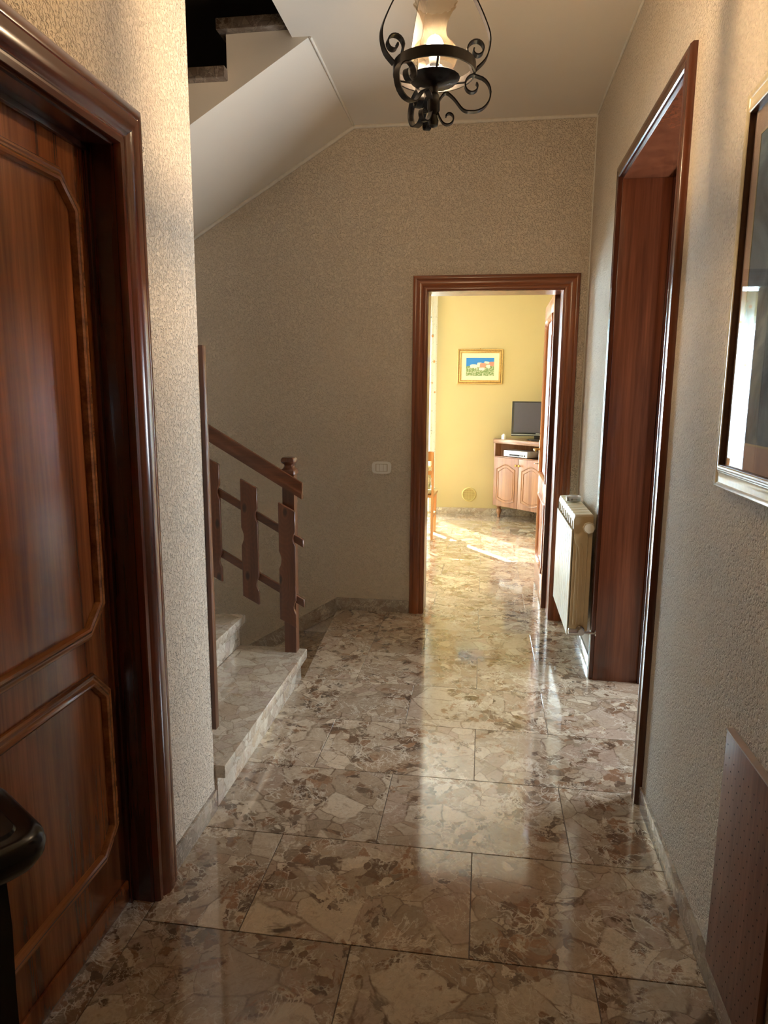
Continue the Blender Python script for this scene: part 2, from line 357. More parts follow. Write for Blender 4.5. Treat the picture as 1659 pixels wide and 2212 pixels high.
def emis(name, col, st):
    t = NT(name); t.set(Emission_Color=(*col, 1), Emission_Strength=st, Base_Color=(*col, 1)); return t.m
W['bulb'] = emis('lit_bulb', (1.0, 0.80, 0.57), 1600)
def sheer():
    t = NT('sheer_floral_curtain'); t.t.nodes.remove(t.b)
    v = t.coords(); vo = t.n('TexVoronoi'); vo.inputs['Scale'].default_value = 7.0; t.l(v, vo.inputs['Vector'])
    sp = t.ramp(vo.outputs['Distance'], [(0.10, (1, 1, 1)), (0.15, (0, 0, 0))])
    n2 = t.noise(v, 26, 3, 0.6, 2.5); lf = t.ramp(n2.outputs[0], [(0.63, (0, 0, 0)), (0.66, (1, 1, 1))])
    c = t.mix(sp, lin(214, 210, 196), lin(214, 130, 60)); c = t.mix(lf, c, lin(140, 148, 130))
    tl = t.n('BsdfTranslucent'); t.l(c, tl.inputs['Color']); df = t.n('BsdfDiffuse'); t.l(c, df.inputs['Color'])
    tp = t.n('BsdfTransparent'); tp.inputs['Color'].default_value = (1, 1, 1, 1)
    a = t.n('MixShader'); a.inputs[0].default_value = 0.5; t.l(tl.outputs[0], a.inputs[1]); t.l(df.outputs[0], a.inputs[2])
    b = t.n('MixShader'); b.inputs[0].default_value = 0.86; t.l(tp.outputs[0], b.inputs[1]); t.l(a.outputs[0], b.inputs[2])
    t.l(b.outputs[0], t.out.inputs['Surface']); return t.m
W['curtain'] = sheer()
def cushion():
    t = NT('green_floral_fabric'); v = t.coords(); n = t.noise(v, 22, 4, 0.6, 1.5)
    t.l(t.ramp(n.outputs[0], [(0.4, lin(206, 202, 176)), (0.52, lin(176, 172, 140)), (0.6, lin(120, 124, 96))]), t.b.inputs['Base Color']); t.set(Roughness=0.9); return t.m
W['cushion'] = cushion()

# ------------------------------------------------------------------ setting: shell
XR, XL, YE, H = 0.6, -0.9, 4.45, 3.06
YB, RX2, LX2 = 8.45, 0.87, -3.4        # far wall, right and left walls of the far room
YW = 2.12                              # end of the left wall, stairs begin
SY = 3.376                             # near side of the upper flight
# end wall with doorway (hall side) and its yellow face on the far room side
bm = B()
box(bm, -4.6, -0.372, YE, YE + 0.19, -2.2, 3.16); box(bm, 0.459, 1.2, YE, YE + 0.19, -2.2, 3.16); box(bm, -0.372, 0.459, YE, YE + 0.19, 2.09, 3.16)
box(bm, -0.372, 0.459, YE, YE + 0.19, -2.2, -0.03)
struct('wall_end', bm, W['wall'])
bm = B()
box(bm, LX2, -0.372, YE + 0.19, YE + 0.2, -0.03, 2.9); box(bm, 0.459, RX2, YE + 0.19, YE + 0.2, -0.03, 2.9); box(bm, -0.372, 0.459, YE + 0.19, YE + 0.2, 2.09, 2.9)
struct('wall_far_room_near', bm, W['yellow'])
struct('wall_upper_end', box(B(), -4.6, 1.2, YE, YE + 0.19, 3.161, 5.8), W['painted_gloom'])
# right wall with opening
DY0, DY1, DZ = 2.43, 3.50, 2.445
bm = B()
for a in ((-1.5, DY0, -0.03, 5.8), (DY1, YE, -0.03, 5.8), (DY0, DY1, DZ, 5.8)):
    box(bm, XR, XR + 0.28, a[0], a[1], a[2], a[3])
struct('wall_right', bm, W['wall'])
# left wall with door recess
LY0, LY1, LZ = 0.90, 1.67, 2.045
bm = B()
for a in ((-1.5, LY0, -0.03, 5.8), (LY1, YW, -0.03, 5.8), (LY0, LY1, LZ, 5.8)):
    box(bm, XL - 0.2, XL, a[0], a[1], a[2], a[3])
struct('wall_left', bm, W['wall'])
struct('wall_stair', box(B(), -4.6, XL - 0.2, YW - 0.1, YW, -2.2, 3.2), W['wall_smooth'])
struct('wall_upper_stair', box(B(), -4.6, XL - 0.2, YW - 0.1, YW, 3.2, 5.8), W['painted_gloom'])
struct('wall_landing', box(B(), -4.7, -4.6, YW - 0.1, YE + 0.2, -2.2, 5.8), W['painted_gloom'])
struct('wall_back', box(B(), XL - 0.2, XR + 0.28, -1.6, -1.5, -0.03, 5.8), W['wall'])
bm = B(); box(bm, XL - 0.2, XR + 0.28, -1.5, YW, H, H + 0.2); box(bm, -0.925, XR + 0.28, YW, SY, H, H + 0.2); box(bm, -0.84, XR + 0.28, SY, YE, H, H + 0.2)
struct('ceiling', bm, W['ceil'])
struct('ceiling_upper', box(B(), -4.7, 1.2, -1.6, YE + 0.2, 5.8, 5.9), W['painted_gloom'])
# room behind the right opening
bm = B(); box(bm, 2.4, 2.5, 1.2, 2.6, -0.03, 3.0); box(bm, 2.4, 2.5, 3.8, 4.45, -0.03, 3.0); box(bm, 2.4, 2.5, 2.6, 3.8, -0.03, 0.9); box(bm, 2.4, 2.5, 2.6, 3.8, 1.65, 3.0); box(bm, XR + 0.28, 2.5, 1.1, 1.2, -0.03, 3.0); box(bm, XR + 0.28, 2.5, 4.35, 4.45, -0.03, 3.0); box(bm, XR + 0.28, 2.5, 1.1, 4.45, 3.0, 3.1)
struct('wall_side_room', bm, W['painted_gloom'])
# far room
WX0, WX1, WZ = -2.35, -0.80, 2.34
bm = B(); box(bm, WX1, RX2 + 0.1, YB, YB + 0.2, -0.03, 2.95); box(bm, LX2, WX0, YB, YB + 0.2, -0.03, 2.95); box(bm, WX0, WX1, YB, YB + 0.2, WZ, 2.95); box(bm, WX0, WX1, YB, YB + 0.2, -0.03, 0.03)
struct('wall_far', bm, W['yellow'])
struct('wall_far_right', box(B(), RX2, RX2 + 0.1, YE + 0.2, YB, -0.03, 2.95), W['yellow'])
bm = B(); box(bm, LX2 - 0.1, LX2, YE, 5.6, -0.03, 2.95); box(bm, LX2 - 0.1, LX2, 8.0, YB + 0.2, -0.03, 2.95); box(bm, LX2 - 0.1, LX2, 5.6, 8.0, -0.03, 0.6); box(bm, LX2 - 0.1, LX2, 5.6, 8.0, 2.5, 2.95)
struct('wall_far_left', bm, W['yellow'])
struct('ceiling_far_room', box(B(), LX2 - 0.1, RX2 + 0.1, YE + 0.2, YB + 0.2, 2.85, 2.95), W['ceil'])

# cornice beads
def bead(name, a, b, r=0.011):
    bm = B(); tube(bm, [a, b], r, 8); struct(name, bm, W['bead'], smooth=True)
bead('trim_1', (-0.84, YE - 0.006, H - 0.006), (XR, YE - 0.006, H - 0.006), 0.012)
bead('trim_2', (XR - 0.004, YE, H - 0.004), (XR - 0.004, -1.5, H - 0.004), 0.007)
bead('trim_3', (-0.84, YE - 0.006, H - 0.006), (-3.4, YE - 0.006, H - 0.006 - 0.59 * 2.56), 0.013)
bead('trim_4', (-0.84, SY, H - 0.003), (-0.84, YE, H - 0.003), 0.007)
bead('trim_5', (XR - 0.003, YE - 0.003, 0.09), (XR - 0.003, YE - 0.003, H), 0.005)

# ------------------------------------------------------------------ floor with tiles
bm = B(); box(bm, XL, XR, -1.5, 3.27, -0.2, -0.003)
prism(bm, [(-0.884, 3.27), (XR, 3.27), (XR, YE + 0.2), (-0.372, YE + 0.2), (-0.372, YE), (-0.957, YE)], (0, 0, -0.2), (1, 0, 0), (0, 1, 0), (0, 0, 1), 0.197)
box(bm, XL - 0.2, XL, LY0, LY1, -0.2, -0.003); box(bm, XR, 2.4, 1.2, 4.35, -0.2, -0.003)
box(bm, LX2, RX2, YE + 0.2, YB, -0.2, -0.003)
floor = struct('floor', bm, W['grout'])
def tile(pts):
    cx = sum(p[0] for p in pts) / len(pts); cy = sum(p[1] for p in pts) / len(pts); bm = B()
    g = 0.0013
    q = [(p[0] - cx - g * (1 if p[0] > cx else -1), p[1] - cy - g * (1 if p[1] > cy else -1)) for p in pts]
    lo = [bm.verts.new((x, y, -0.012)) for x, y in q]; mi = [bm.verts.new((x, y, -0.0008)) for x, y in q]
    hi = [bm.verts.new((x * (1 - 0.0008 / max(abs(x), .01)), y * (1 - 0.0008 / max(abs(y), .01)), 0)) for x, y in q]
    n = len(q); bm.faces.new(hi)
    for a, b in ((lo, mi), (mi, hi)):
        for i in range(n): bm.faces.new((a[i], a[(i + 1) % n], b[(i + 1) % n], b[i]))
    return obj('tile', bm, W['floor'], floor, (cx, cy, 0))
TW = 0.626
ys = [-1.5, -0.96, -0.53, -0.11, 0.315, 0.74, 1.165, 1.59, 2.018, 2.442, 2.858, 3.28, 3.70, 4.14, 4.60]
while ys[-1] < YB: ys.append(min(YB, ys[-1] + 0.425))
def splits(x0, x1, off):
    k = math.floor((x0 - off) / TW) + 1; r = [x0]
    while off + k * TW < x1 - 0.02:
        if off + k * TW > x0 + 0.02: r.append(off + k * TW)
        k += 1
    return r + [x1]
for i in range(len(ys) - 1):
    y0, y1 = ys[i], ys[i + 1]; off = 0.004 if i % 2 == 1 else 0.004 + TW / 2
    if y1 <= 4.61:
        x0, x1 = XL, XR
        if y0 >= 3.27: x0 = -0.612
        if y1 > 4.59: 
            for a, b in zip(splits(-0.612, XR, off), splits(-0.612, XR, off)[1:]): tile([(a, y0), (b, y0), (b, YE), (a, YE)])
            tile([(-0.372, YE), (0.0, YE), (0.0, 4.6), (-0.372, 4.6)]); tile([(0.0, YE), (0.459, YE), (0.459, 4.6), (0.0, 4.6)]); continue
        xs = splits(x0, x1, off)
        if 2.3 < y0 < 3.4: xs[-1] = XR + 0.29
        for a, b in zip(xs, xs[1:]): tile([(a, y0), (b, y0), (b, y1), (a, y1)])
    else:
        if y0 < 4.62:
            tile([(-0.372, 4.6), (0.459, 4.6), (0.459, 4.65), (-0.372, 4.65)]); y0 = 4.65
        xs = splits(-2.5, RX2, off)
        for a, b in zip(xs, xs[1:]): tile([(a, y0), (b, y0), (b, y1), (a, y1)])
ex = lambda y: -0.884 - 0.073 * (y - 3.27) / 1.18
for y0, y1 in ((3.28, 3.90), (3.90, YE)): tile([(ex(y0), y0), (-0.612, y0), (-0.612, y1), (ex(y1), y1)])
tile([(XL - 0.075, LY0), (XL, LY0), (XL, LY1), (XL - 0.075, LY1)])
for a, b in ((1.6, 2.43), (2.43, 2.858), (2.858, 3.28), (3.28, 3.7)): tile([(XR + 0.29, a), (1.5, a), (1.5, b), (XR + 0.29, b)])

# ------------------------------------------------------------------ skirting
def skirt(name, x0, x1, y0, y1, h=0.075): 
    return struct(name, box(B(), x0, x1, y0, y1, 0, h, 0.0015), W['skirt'])
skirt('baseboard_left', XL, XL + 0.010, 1.785, YW - 0.001)
skirt('baseboard_right', XR - 0.010, XR, 1.365, 2.368)
skirt('baseboard_right_near', XR - 0.013, XR, -1.49, 1.363, 0.078)
skirt('baseboard_right_far', XR - 0.010, XR, 3.562, YE - 0.001)
skirt('baseboard_left_near', XL, XL + 0.010, -1.49, 0.78)
skirt('baseboard_end', -0.957, -0.466, YE - 0.011, YE, 0.082)
skirt('baseboard_end_right', 0.551, XR - 0.011, YE - 0.011, YE, 0.082)
bm = B(); prism(bm, [(-0.957, 0.082), (-0.957, -0.03), (-3.3, -0.03 - 2.343 * 0.595), (-3.3, 0.082 - 2.343 * 0.595)], (0, YE - 0.011, 0), (1, 0, 0), (0, 0, 1), (0, 1, 0), 0.011)
struct('baseboard_descent', bm, W['skirt'])
x = -0.62
k = 0
for x0, x1 in ((-0.65, 0.12), (0.12, RX2)): skirt('baseboard_far', x0 + 0.001, x1, YB - 0.011, YB - 0.0005, 0.08)
skirt('baseboard_far_right', RX2 - 0.011, RX2, 4.66, YB - 0.012, 0.08)

# ------------------------------------------------------------------ door casings
MOULD = [(0, 0), (0, 0.014), (0.006, 0.018), (0.020, 0.019), (0.026, 0.015), (0.032, 0.020), (0.048, 0.0245), (0.066, 0.022), (0.070, 0.018), (0.078, 0.020), (0.088, 0.017), (0.092, 0.010), (0.092, 0)]
def casing(parent, pts, prof, O, U, V, N, mats):
    O, U, V, N = map(Vector, (O, U, V, N)); P = [Vector(p) for p in pts]; rings = []
    for i in range(4):
        ds = ([(P[i] - P[i - 1]).normalized()] if i else []) + ([(P[i + 1] - P[i]).normalized()] if i < 3 else [])
        ns = [Vector((-d.y, d.x)) for d in ds]; m = ns[0] if len(ns) == 1 else (ns[0] + ns[1]) / (1 + ns[0].dot(ns[1]))
        rings.append([O + U * (P[i].x + m.x * a) + V * (P[i].y + m.y * a) + N * h for a, h in prof])
    for k, nm in enumerate(('casing_upright', 'casing_head', 'casing_upright')):
        bm = B(); A = [bm.verts.new(v) for v in rings[k]]; Q = [bm.verts.new(v) for v in rings[k + 1]]; n = len(A)
        for j in range(n): bm.faces.new((A[j], A[(j + 1) % n], Q[(j + 1) % n], Q[j]))
        bm.faces.new(A[::-1]); bm.faces.new(Q); obj(nm, bm, mats[1] if k == 1 else mats[0], parent)
def scale_prof(p, wid, dep, mw=0.092, md=0.0245): return [(a / mw * wid, b / md * dep) for a, b in p]
# door 2: doorway in the end wall with open glazed leaf
d2 = thing('door_2', '', '', (0.04, YE, 0)); del d2['label']; del d2['category']; d2['kind'] = 'structure'
bm = B(); pr = scale_prof(MOULD, 0.091, 0.024)
bm.free(); casing(d2, [(0.459, 0), (0.459, 2.088), (-0.372, 2.088), (-0.372, 0)][::-1], pr, (0, YE, 0), (1, 0, 0), (0, 0, 1), (0, -1, 0), (W['casing2'], W['casing2_h']))
bm = B(); box(bm, -0.385, -0.366, YE, YE + 0.2, 0, 2.09); box(bm, 0.453, 0.470, YE, YE + 0.2, 0, 2.09); box(bm, -0.372, 0.459, YE, YE + 0.2, 2.083, 2.10)
obj('lining', bm, W['casing2'], d2)
bm = B(); bm.free(); casing(d2, [(0.459, 0), (0.459, 2.088), (-0.372, 2.088), (-0.372, 0)], scale_prof(MOULD, -0.08, 0.02), (0, YE + 0.2, 0), (1, 0, 0), (0, 0, 1), (0, 1, 0), (W['casing2'], W['casing2_h']))
# leaf, hinged on the right jamb, opened into the far room
lf = thing('door_leaf', 'x', 'x', (0.447, 4.66, 0.012)); del lf['label']; del lf['category']
lf.parent = d2; lf.location = Vector((0.447, 4.66, 0.012)) - wl(d2); lf.rotation_euler = (0, 0, math.radians(-0.6))
LW, LH, LT = 0.83, 2.09, 0.022
# local: y along the leaf, x thickness (-LT..LT)
bm = B()
box(bm, -LT, LT, 0.0, 0.10, 0, LH, 0.002); box(bm, -LT, LT, LW - 0.10, LW, 0, LH, 0.002)
for z0, z1 in ((0, 0.20), (0.70, 0.84), (LH - 0.11, LH)): box(bm, -LT + .0005, LT - .0005, 0.098, LW - 0.098, z0, z1, 0.001)
box(bm, -0.010, 0.010, 0.098, LW - 0.098, 0.19, 0.71)
obj('leaf_frame', bm, W['leaf'], lf, local=True)
bm = B(); box(bm, -LT - 0.001, LT + 0.001, -0.001, 0.006, 0, LH); obj('hinge_edge', bm, W['leaf_edge'], lf, local=True)['label'] = 'dark brown hinge edge of the door leaf'
for sx in (-1, 1):
    bm = B(); q = [(0.10, 0.84), (LW - 0.10, 0.84), (LW - 0.10, LH - 0.17), (LW - 0.16, LH - 0.11), (0.16, LH - 0.11), (0.10, LH - 0.17)]
    sweep(bm, q, [(0, 0), (0, 0.028), (0.012, 0.030), (0.026, 0.012), (0.026, 0)], (0, 0, 0), (0, 1, 0), (0, 0, 1), (sx, 0, 0), True); obj('glazing_bead', bm, W['leaf'], lf, local=True)
    bm = B(); q = [(0.10, 0.26), (0.16, 0.20), (LW - 0.16, 0.20), (LW - 0.10, 0.26), (LW - 0.10, 0.70), (0.10, 0.70)]
    sweep(bm, q, [(0, 0), (0, 0.028), (0.012, 0.030), (0.026, 0.012), (0.026, 0)], (0, 0, 0), (0, 1, 0), (0, 0, 1), (sx, 0, 0), True); obj('panel_moulding', bm, W['leaf'], lf, local=True)
obj('pane', box(B(), -0.003, 0.003, 0.10, LW - 0.10, 0.84, LH - 0.11), W['door_glass'], lf, local=True)
for sx in (-1, 1):
    bm = B(); box(bm, min(sx * LT, sx * (LT + 0.006)), max(sx * LT, sx * (LT + 0.006)), LW - 0.07, LW - 0.03, 0.86, 1.10, 0.002)
    tube(bm, [(sx * LT, LW - 0.05, 1.03), (sx * 0.062, LW - 0.05, 1.03), (sx * 0.066, LW - 0.07, 1.03), (sx * 0.062, LW - 0.16, 1.025)], 0.008, 8)
    obj('handle', bm, W['brass'], lf, local=True, smooth=False)
bm = B(); box(bm, -LT - 0.02, -LT, LW - 0.055, LW - 0.045, 0.915, 0.922); lathe(bm, [(0.010, -0.0015), (0.010, 0.0015)], 12, (-LT - 0.028, LW - 0.05, 0.918)); obj('key', bm, W['chrome'], lf, local=True)
for z in (0.3, 1.05, 1.85):
    bm = B(); lathe(bm, [(0.006, z - 0.05), (0.007, z - 0.045), (0.007, z + 0.045), (0.006, z + 0.05)], 10, (LT + 0.006, -0.008, 0)); obj('hinge', bm, W['gold_dark'], lf, local=True)

# door 1: left, recessed sapele leaf with octagonal mouldings
d1 = thing('door_1', '', '', (XL, 1.28, 0)); del d1['label']; del d1['category']; d1['kind'] = 'structure'
PC = [(0, -0.07), (0, 0.010), (0.004, 0.017), (0.016, 0.019), (0.019, 0.015), (0.024, 0.015), (0.028, 0.020), (0.034, 0.022), (0.040, 0.0275), (0.058, 0.0295), (0.076, 0.0275), (0.080, 0.023), (0.083, 0.025), (0.098, 0.0245), (0.108, 0.019), (0.110, 0.010), (0.110, 0)]
bm = B(); pr = [(a, b if b > 0 else 0) for a, b in PC]
bm.free(); casing(d1, [(LY1 - 0.008, 0), (LY1 - 0.008, LZ - 0.008)] + [(LY0 + 0.008, LZ - 0.008), (LY0 + 0.008, 0)], [(-a, b) for a, b in pr], (XL, 0, 0), (0, 1, 0), (0, 0, 1), (1, 0, 0), (W['casing_v'], W['casing_h']))
bm = B(); box(bm, XL - 0.2, XL, LY1 - 0.012, LY1, 0, LZ); box(bm, XL - 0.2, XL, LY0, LY0 + 0.012, 0, LZ); box(bm, XL - 0.2, XL, LY0, LY1, LZ - 0.012, LZ)
box(bm, XL - 0.072, XL - 0.06, LY1 - 0.026, LY1 - 0.012, 0, LZ - 0.01, 0.002); box(bm, XL - 0.072, XL - 0.06, LY0, LY1, LZ - 0.026, LZ - 0.012, 0.002)
obj('lining', bm, W['jamb'], d1)
LFX = -0.974
bm = B(); box(bm, LFX - 0.04, LFX, LY0 + 0.014, LY1 - 0.014, 0.012, LZ - 0.015, 0.003)
leaf = obj('door_leaf', bm, W['door'], d1)
PM = [(0, 0), (0, 0.006), (0.004, 0.011), (0.009, 0.012), (0.012, 0.009), (0.016, 0.009), (0.020, 0.015), (0.026, 0.017), (0.031, 0.014), (0.034, 0.006), (0.034, 0)]
yl, yr, ch = 0.965, 1.612, 0.072
q = [(yl, 0.835 + ch), (yl + ch, 0.835), (yr - ch, 0.835), (yr, 0.835 + ch), (yr, 1.952 - ch), (yr - ch, 1.952), (yl + ch, 1.952), (yl, 1.952 - ch)]
bm = B(); sweep(bm, q, PM, (LFX, 0, 0), (0, 1, 0), (0, 0, 1), (1, 0, 0), True); obj('moulding', bm, W['door_mould_y'], leaf)
q = [(yl, 0.205 + ch), (yl + ch, 0.205), (yr - ch, 0.205), (yr, 0.205 + ch), (yr, 0.745 - ch), (yr - ch, 0.745), (yl + ch, 0.745), (yl, 0.745 - ch)]
bm = B(); sweep(bm, q, PM, (LFX, 0, 0), (0, 1, 0), (0, 0, 1), (1, 0, 0), True); obj('moulding', bm, W['door_mould_y'], leaf)
bm = B(); box(bm, LFX, LFX + 0.008, LY0 + 0.016, LY1 - 0.028, 0.012, 0.075, 0.002); obj('kick_strip', bm, W['door'], leaf)
bm = B(); box(bm, LFX, LFX + 0.006, 0.925, 0.955, 0.92, 1.12, 0.002); tube(bm, [(LFX, 0.94, 1.05), (LFX + 0.05, 0.94, 1.05), (LFX + 0.052, 0.95, 1.05), (LFX + 0.05, 1.04, 1.05)], 0.008, 8); obj('handle', bm, W['brass'], leaf)

# door 3: wood lined opening in the right wall
d3 = thing('door_3', '', '', (XR, 2.965, 0)); del d3['label']; del d3['category']; d3['kind'] = 'structure'
pr = [(0, 0), (0, 0.019), (0.004, 0.023), (0.018, 0.024), (0.024, 0.021), (0.030, 0.021), (0.036, 0.024), (0.052, 0.022), (0.058, 0.014), (0.058, 0)]
casing(d3, [(DY0 + 0.002, 0), (DY0 + 0.002, DZ - 0.002), (DY1 - 0.002, DZ - 0.002), (DY1 - 0.002, 0)], pr, (XR, 0, 0), (0, 1, 0), (0, 0, 1), (-1, 0, 0), (W['lining_edge'], W['lining_edge_h']))
bm = B(); box(bm, XR - 0.004, XR + 0.215, DY1 - 0.014, DY1, 0, DZ, 0.002); obj('jamb_panel', bm, W['lining'], d3)
bm = B(); box(bm, XR - 0.004, XR + 0.215, DY0, DY0 + 0.014, 0, DZ, 0.002); obj('jamb_panel', bm, W['lining'], d3)
bm = B(); box(bm, XR - 0.004, XR + 0.215, DY0 + 0.014, DY1 - 0.014, DZ - 0.014, DZ, 0.002); obj('head_panel', bm, W['lining'], d3)
bm = B(); box(bm, XR + 0.215, XR + 0.29, DY1 - 0.03, DY1, 0, DZ, 0.002); box(bm, XR + 0.215, XR + 0.29, DY0, DY0 + 0.03, 0, DZ, 0.002); box(bm, XR + 0.215, XR + 0.29, DY0 + 0.03, DY1 - 0.03, DZ - 0.03, DZ, 0.002)
obj('door_stop', bm, W['jamb'], d3)

# ------------------------------------------------------------------ stairs
RISE, RUN = 0.1665, 0.29
st = thing('staircase', 'pale marble staircase rising to the left beside the wooden railing', 'staircase', (-0.86, 2.7, 0))
NX0 = -0.862
for i in range(9):
    nx = NX0 - i * RUN - (0.035 if i else 0); z = 0.163 + i * RISE
    bm = B(); box(bm, nx - RUN - 0.07, nx, YW + 0.008, 3.272, z - 0.05, z, 0.006); obj('tread', bm, W['stair'], st, (nx - 0.15, 2.7, z)) if False else None
    b2 = B(); box(b2, -RUN / 2 - 0.05, RUN / 2 + 0.02, -0.572, 0.572, -0.05, 0.0, 0.006); bm.free()
    obj('tread', b2, W['stair'], st, (nx - RUN / 2 - 0.02, YW + 0.008 + 0.572, z))
    b3 = B(); zl = 0.0 if i == 0 else z - RISE + 0.0005; box(b3, -0.010, 0.010, -0.565, 0.565, -(z - 0.05 - zl) / 2, (z - 0.05 - zl) / 2, 0.001)
    obj('riser', b3, W['stair'], st, (nx - 0.042, YW + 0.008 + 0.572, (z - 0.05 + zl) / 2))
# body under the treads
pts = [(NX0 - 0.055, 0.0)]
for i in range(9):
    nx = NX0 - i * RUN - (0.035 if i else 0); z = 0.163 + i * RISE - 0.051
    pts += [(nx - 0.053, z), (nx - RUN - 0.053 - (0.035 if i == 0 else 0), z)]
pts += [(pts[-1][0], pts[-1][1] - 0.25), (-1.6, 0.0)]
bm = B(); prism(bm, pts, (0, YW + 0.01, 0), (1, 0, 0), (0, 0, 1), (0, 1, 0), 1.14); obj('stair_body', bm, W['wall_smooth'], st)
# landing and upper flight
lx = NX0 - 9 * RUN - 0.05
struct('landing', box(B(), -4.6, lx, YW, YE, 1.45, 1.64), W['wall_smooth'])
uf = thing('upper_stair_flight', 'upper flight of stairs with dark marble treads above the sloping soffit', 'staircase', (-1.2, SY, 2.5))
def soff(x): return H + 0.59 * (x + 0.84)
steps = [(-1.272, 3.141)] + [(-1.555 - 0.29 * j, 2.942 - 0.172 * j) for j in range(7)]
pts = [(-0.84, H + 0.0), (-0.84, 3.095)]
for j, (nx, z) in enumerate(steps):
    nxt = steps[j + 1][1] - 0.05 if j + 1 < len(steps) else z - 0.25
    pts += [(nx + 0.032, z - 0.05), (nx + 0.032, nxt)]
pts += [(pts[-1][0], soff(pts[-1][0]))]
bm = B(); prism(bm, pts, (0, SY, 0), (1, 0, 0), (0, 0, 1), (0, 1, 0), YE - SY); obj('soffit', bm, W['ceil'], uf)
for j, (nx, z) in enumerate(steps):
    x1 = (steps[j - 1][0] + 0.035) if j else -0.93
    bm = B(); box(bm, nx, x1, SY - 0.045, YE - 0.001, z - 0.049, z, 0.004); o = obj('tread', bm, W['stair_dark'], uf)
# descending flight
ds = thing('descending_stairs', 'dark marble stairs descending to the left along the end wall', 'staircase', (-0.95, 3.9, 0))
for i in range(9):
    z = -0.17 * (i + 1); x1 = -0.955 - 0.285 * i
    bm = B(); box(bm, -0.17, 0.17, -0.58, 0.58, -0.04, 0, 0.003); obj('tread', bm, W['floor'], ds, (x1 - 0.15, 3.865, z))
    bm = B(); box(bm, -0.01, 0.01, -0.575, 0.575, -0.064, 0.064); obj('riser', bm, W['skirt'], ds, (x1 - 0.30, 3.865, z - 0.105))
struct('wall_descent', box(B(), -4.6, -0.90, 3.20, 3.262, -2.2, -0.001), W['wall_smooth'])
struct('floor_edge', prism(B(), [(-0.888, 3.275), (-0.957, YE - 0.012), (-0.94, YE - 0.012), (-0.87, 3.275)], (0, 0, -0.21), (1, 0, 0), (0, 1, 0), (0, 0, 1), 0.195), W['skirt'])

# vertical board on the wall end
o = obj('wall_edge_board', box(B(), -1.02, -0.886, YW + 0.0, YW + 0.028, 0.30, 1.60, 0.002), W['post'])
tag(o, 'tall narrow brown board fixed upright to the white wall end beside the stairs', 'board')

# ------------------------------------------------------------------ railing
rl = thing('stair_railing', 'dark wooden stair railing with notched flat balusters on the first marble step', 'railing', (-0.93, 3.23, 0.163))
SL = 0.589
bm = B(); lathe(bm, [(0.0415, 0.163), (0.0415, 1.062)], 4, (-0.930, 3.235, 0), PI / 4); obj('newel', bm, W['post'], rl)
bm = B(); lathe(bm, [(0.0415, 1.062), (0.050, 1.066), (0.050, 1.084), (0.046, 1.090), (0.036, 1.096), (0.029, 1.106), (0.030, 1.112), (0.040, 1.120), (0.048, 1.126), (0.048, 1.138), (0.040, 1.147), (0.014, 1.149)], 4, (-0.930, 3.235, 0), PI / 4)
bmesh.ops.bevel(bm, geom=[e for e in bm.edges if abs(e.verts[0].co.z - e.verts[1].co.z) > 0.001], offset=0.005, segments=1, affect='EDGES')
obj('newel_cap', bm, W['post'], rl)
# hand rail profile in (y, z)
hp = [(3.168, -0.040), (3.204, -0.040), (3.206, -0.026), (3.196, -0.020), (3.190, -0.008), (3.192, 0.008), (3.196, 0.022), (3.193, 0.036), (3.186, 0.040), (3.178, 0.037), (3.174, 0.024), (3.176, 0.006), (3.172, -0.012), (3.168, -0.020)]
bm = B(); xa, xb = -0.853, -2.75
A = [bm.verts.new((xa, y, 0.992 + z)) for y, z in hp]; Bb = [bm.verts.new((xb, y, 0.992 + (xa - xb) * SL + z)) for y, z in hp]
for i in range(len(hp)): bm.faces.new((A[i], A[(i + 1) % len(hp)], Bb[(i + 1) % len(hp)], Bb[i]))
bm.faces.new(A); bm.faces.new(Bb[::-1]); obj('handrail', bm, W['rail'], rl)
for zc in (0.731, 0.428):
    bm = B(); prism(bm, [(-0.852, zc - 0.02), (-0.852, zc + 0.02), (-2.75, zc + 0.02 + 1.898 * 0.566), (-2.75, zc - 0.02 + 1.898 * 0.566)], (0, 3.186, 0), (1, 0, 0), (0, 0, 1), (0, 1, 0), 0.02, 0.0015)
    obj('crossbar', bm, W['rail'], rl)
def board_mesh():
    wdt, h, t = 0.082, 0.585, 0.018; q = []
    sh = lambda x: -x * 0.53
    L = [(0, 0)]
    def notch(x, zc, half, depth, sgn, seq):
        n = 7
        r = [(x + sgn * depth * math.sin(PI * k / (n - 1)) , zc + half * (1 - 2 * k / (n - 1))) for k in range(n)]
        return r if seq > 0 else r[::-1]
    right = [(wdt, sh(wdt) + 0)] + notch(wdt, -0.135 + sh(wdt), 0.035, 0.012, -1, 1) + notch(wdt, -0.48 + sh(wdt), 0.035, 0.012, -1, 1) + [(wdt, -h + sh(wdt))]
    left = [(0, -h)] + notch(0, -0.285, 0.045, 0.012, 1, -1) + [(0, 0)]
    bm = B(); prism(bm, right + left, (-wdt / 2, 0, 0), (1, 0, 0), (0, 0, 1), (0, 1, 0), t, 0.0012); return bm
first = None
for i in range(7):
    x = -0.929 - i * 0.188 ; zt = 0.935 + i * 0.188 * 0.585
    if first is None: first = obj('baluster', board_mesh(), W['board'], rl, (x, 3.167, zt))
    else: obj('baluster', None, None, rl, (x, 3.167, zt), mesh=first.data)

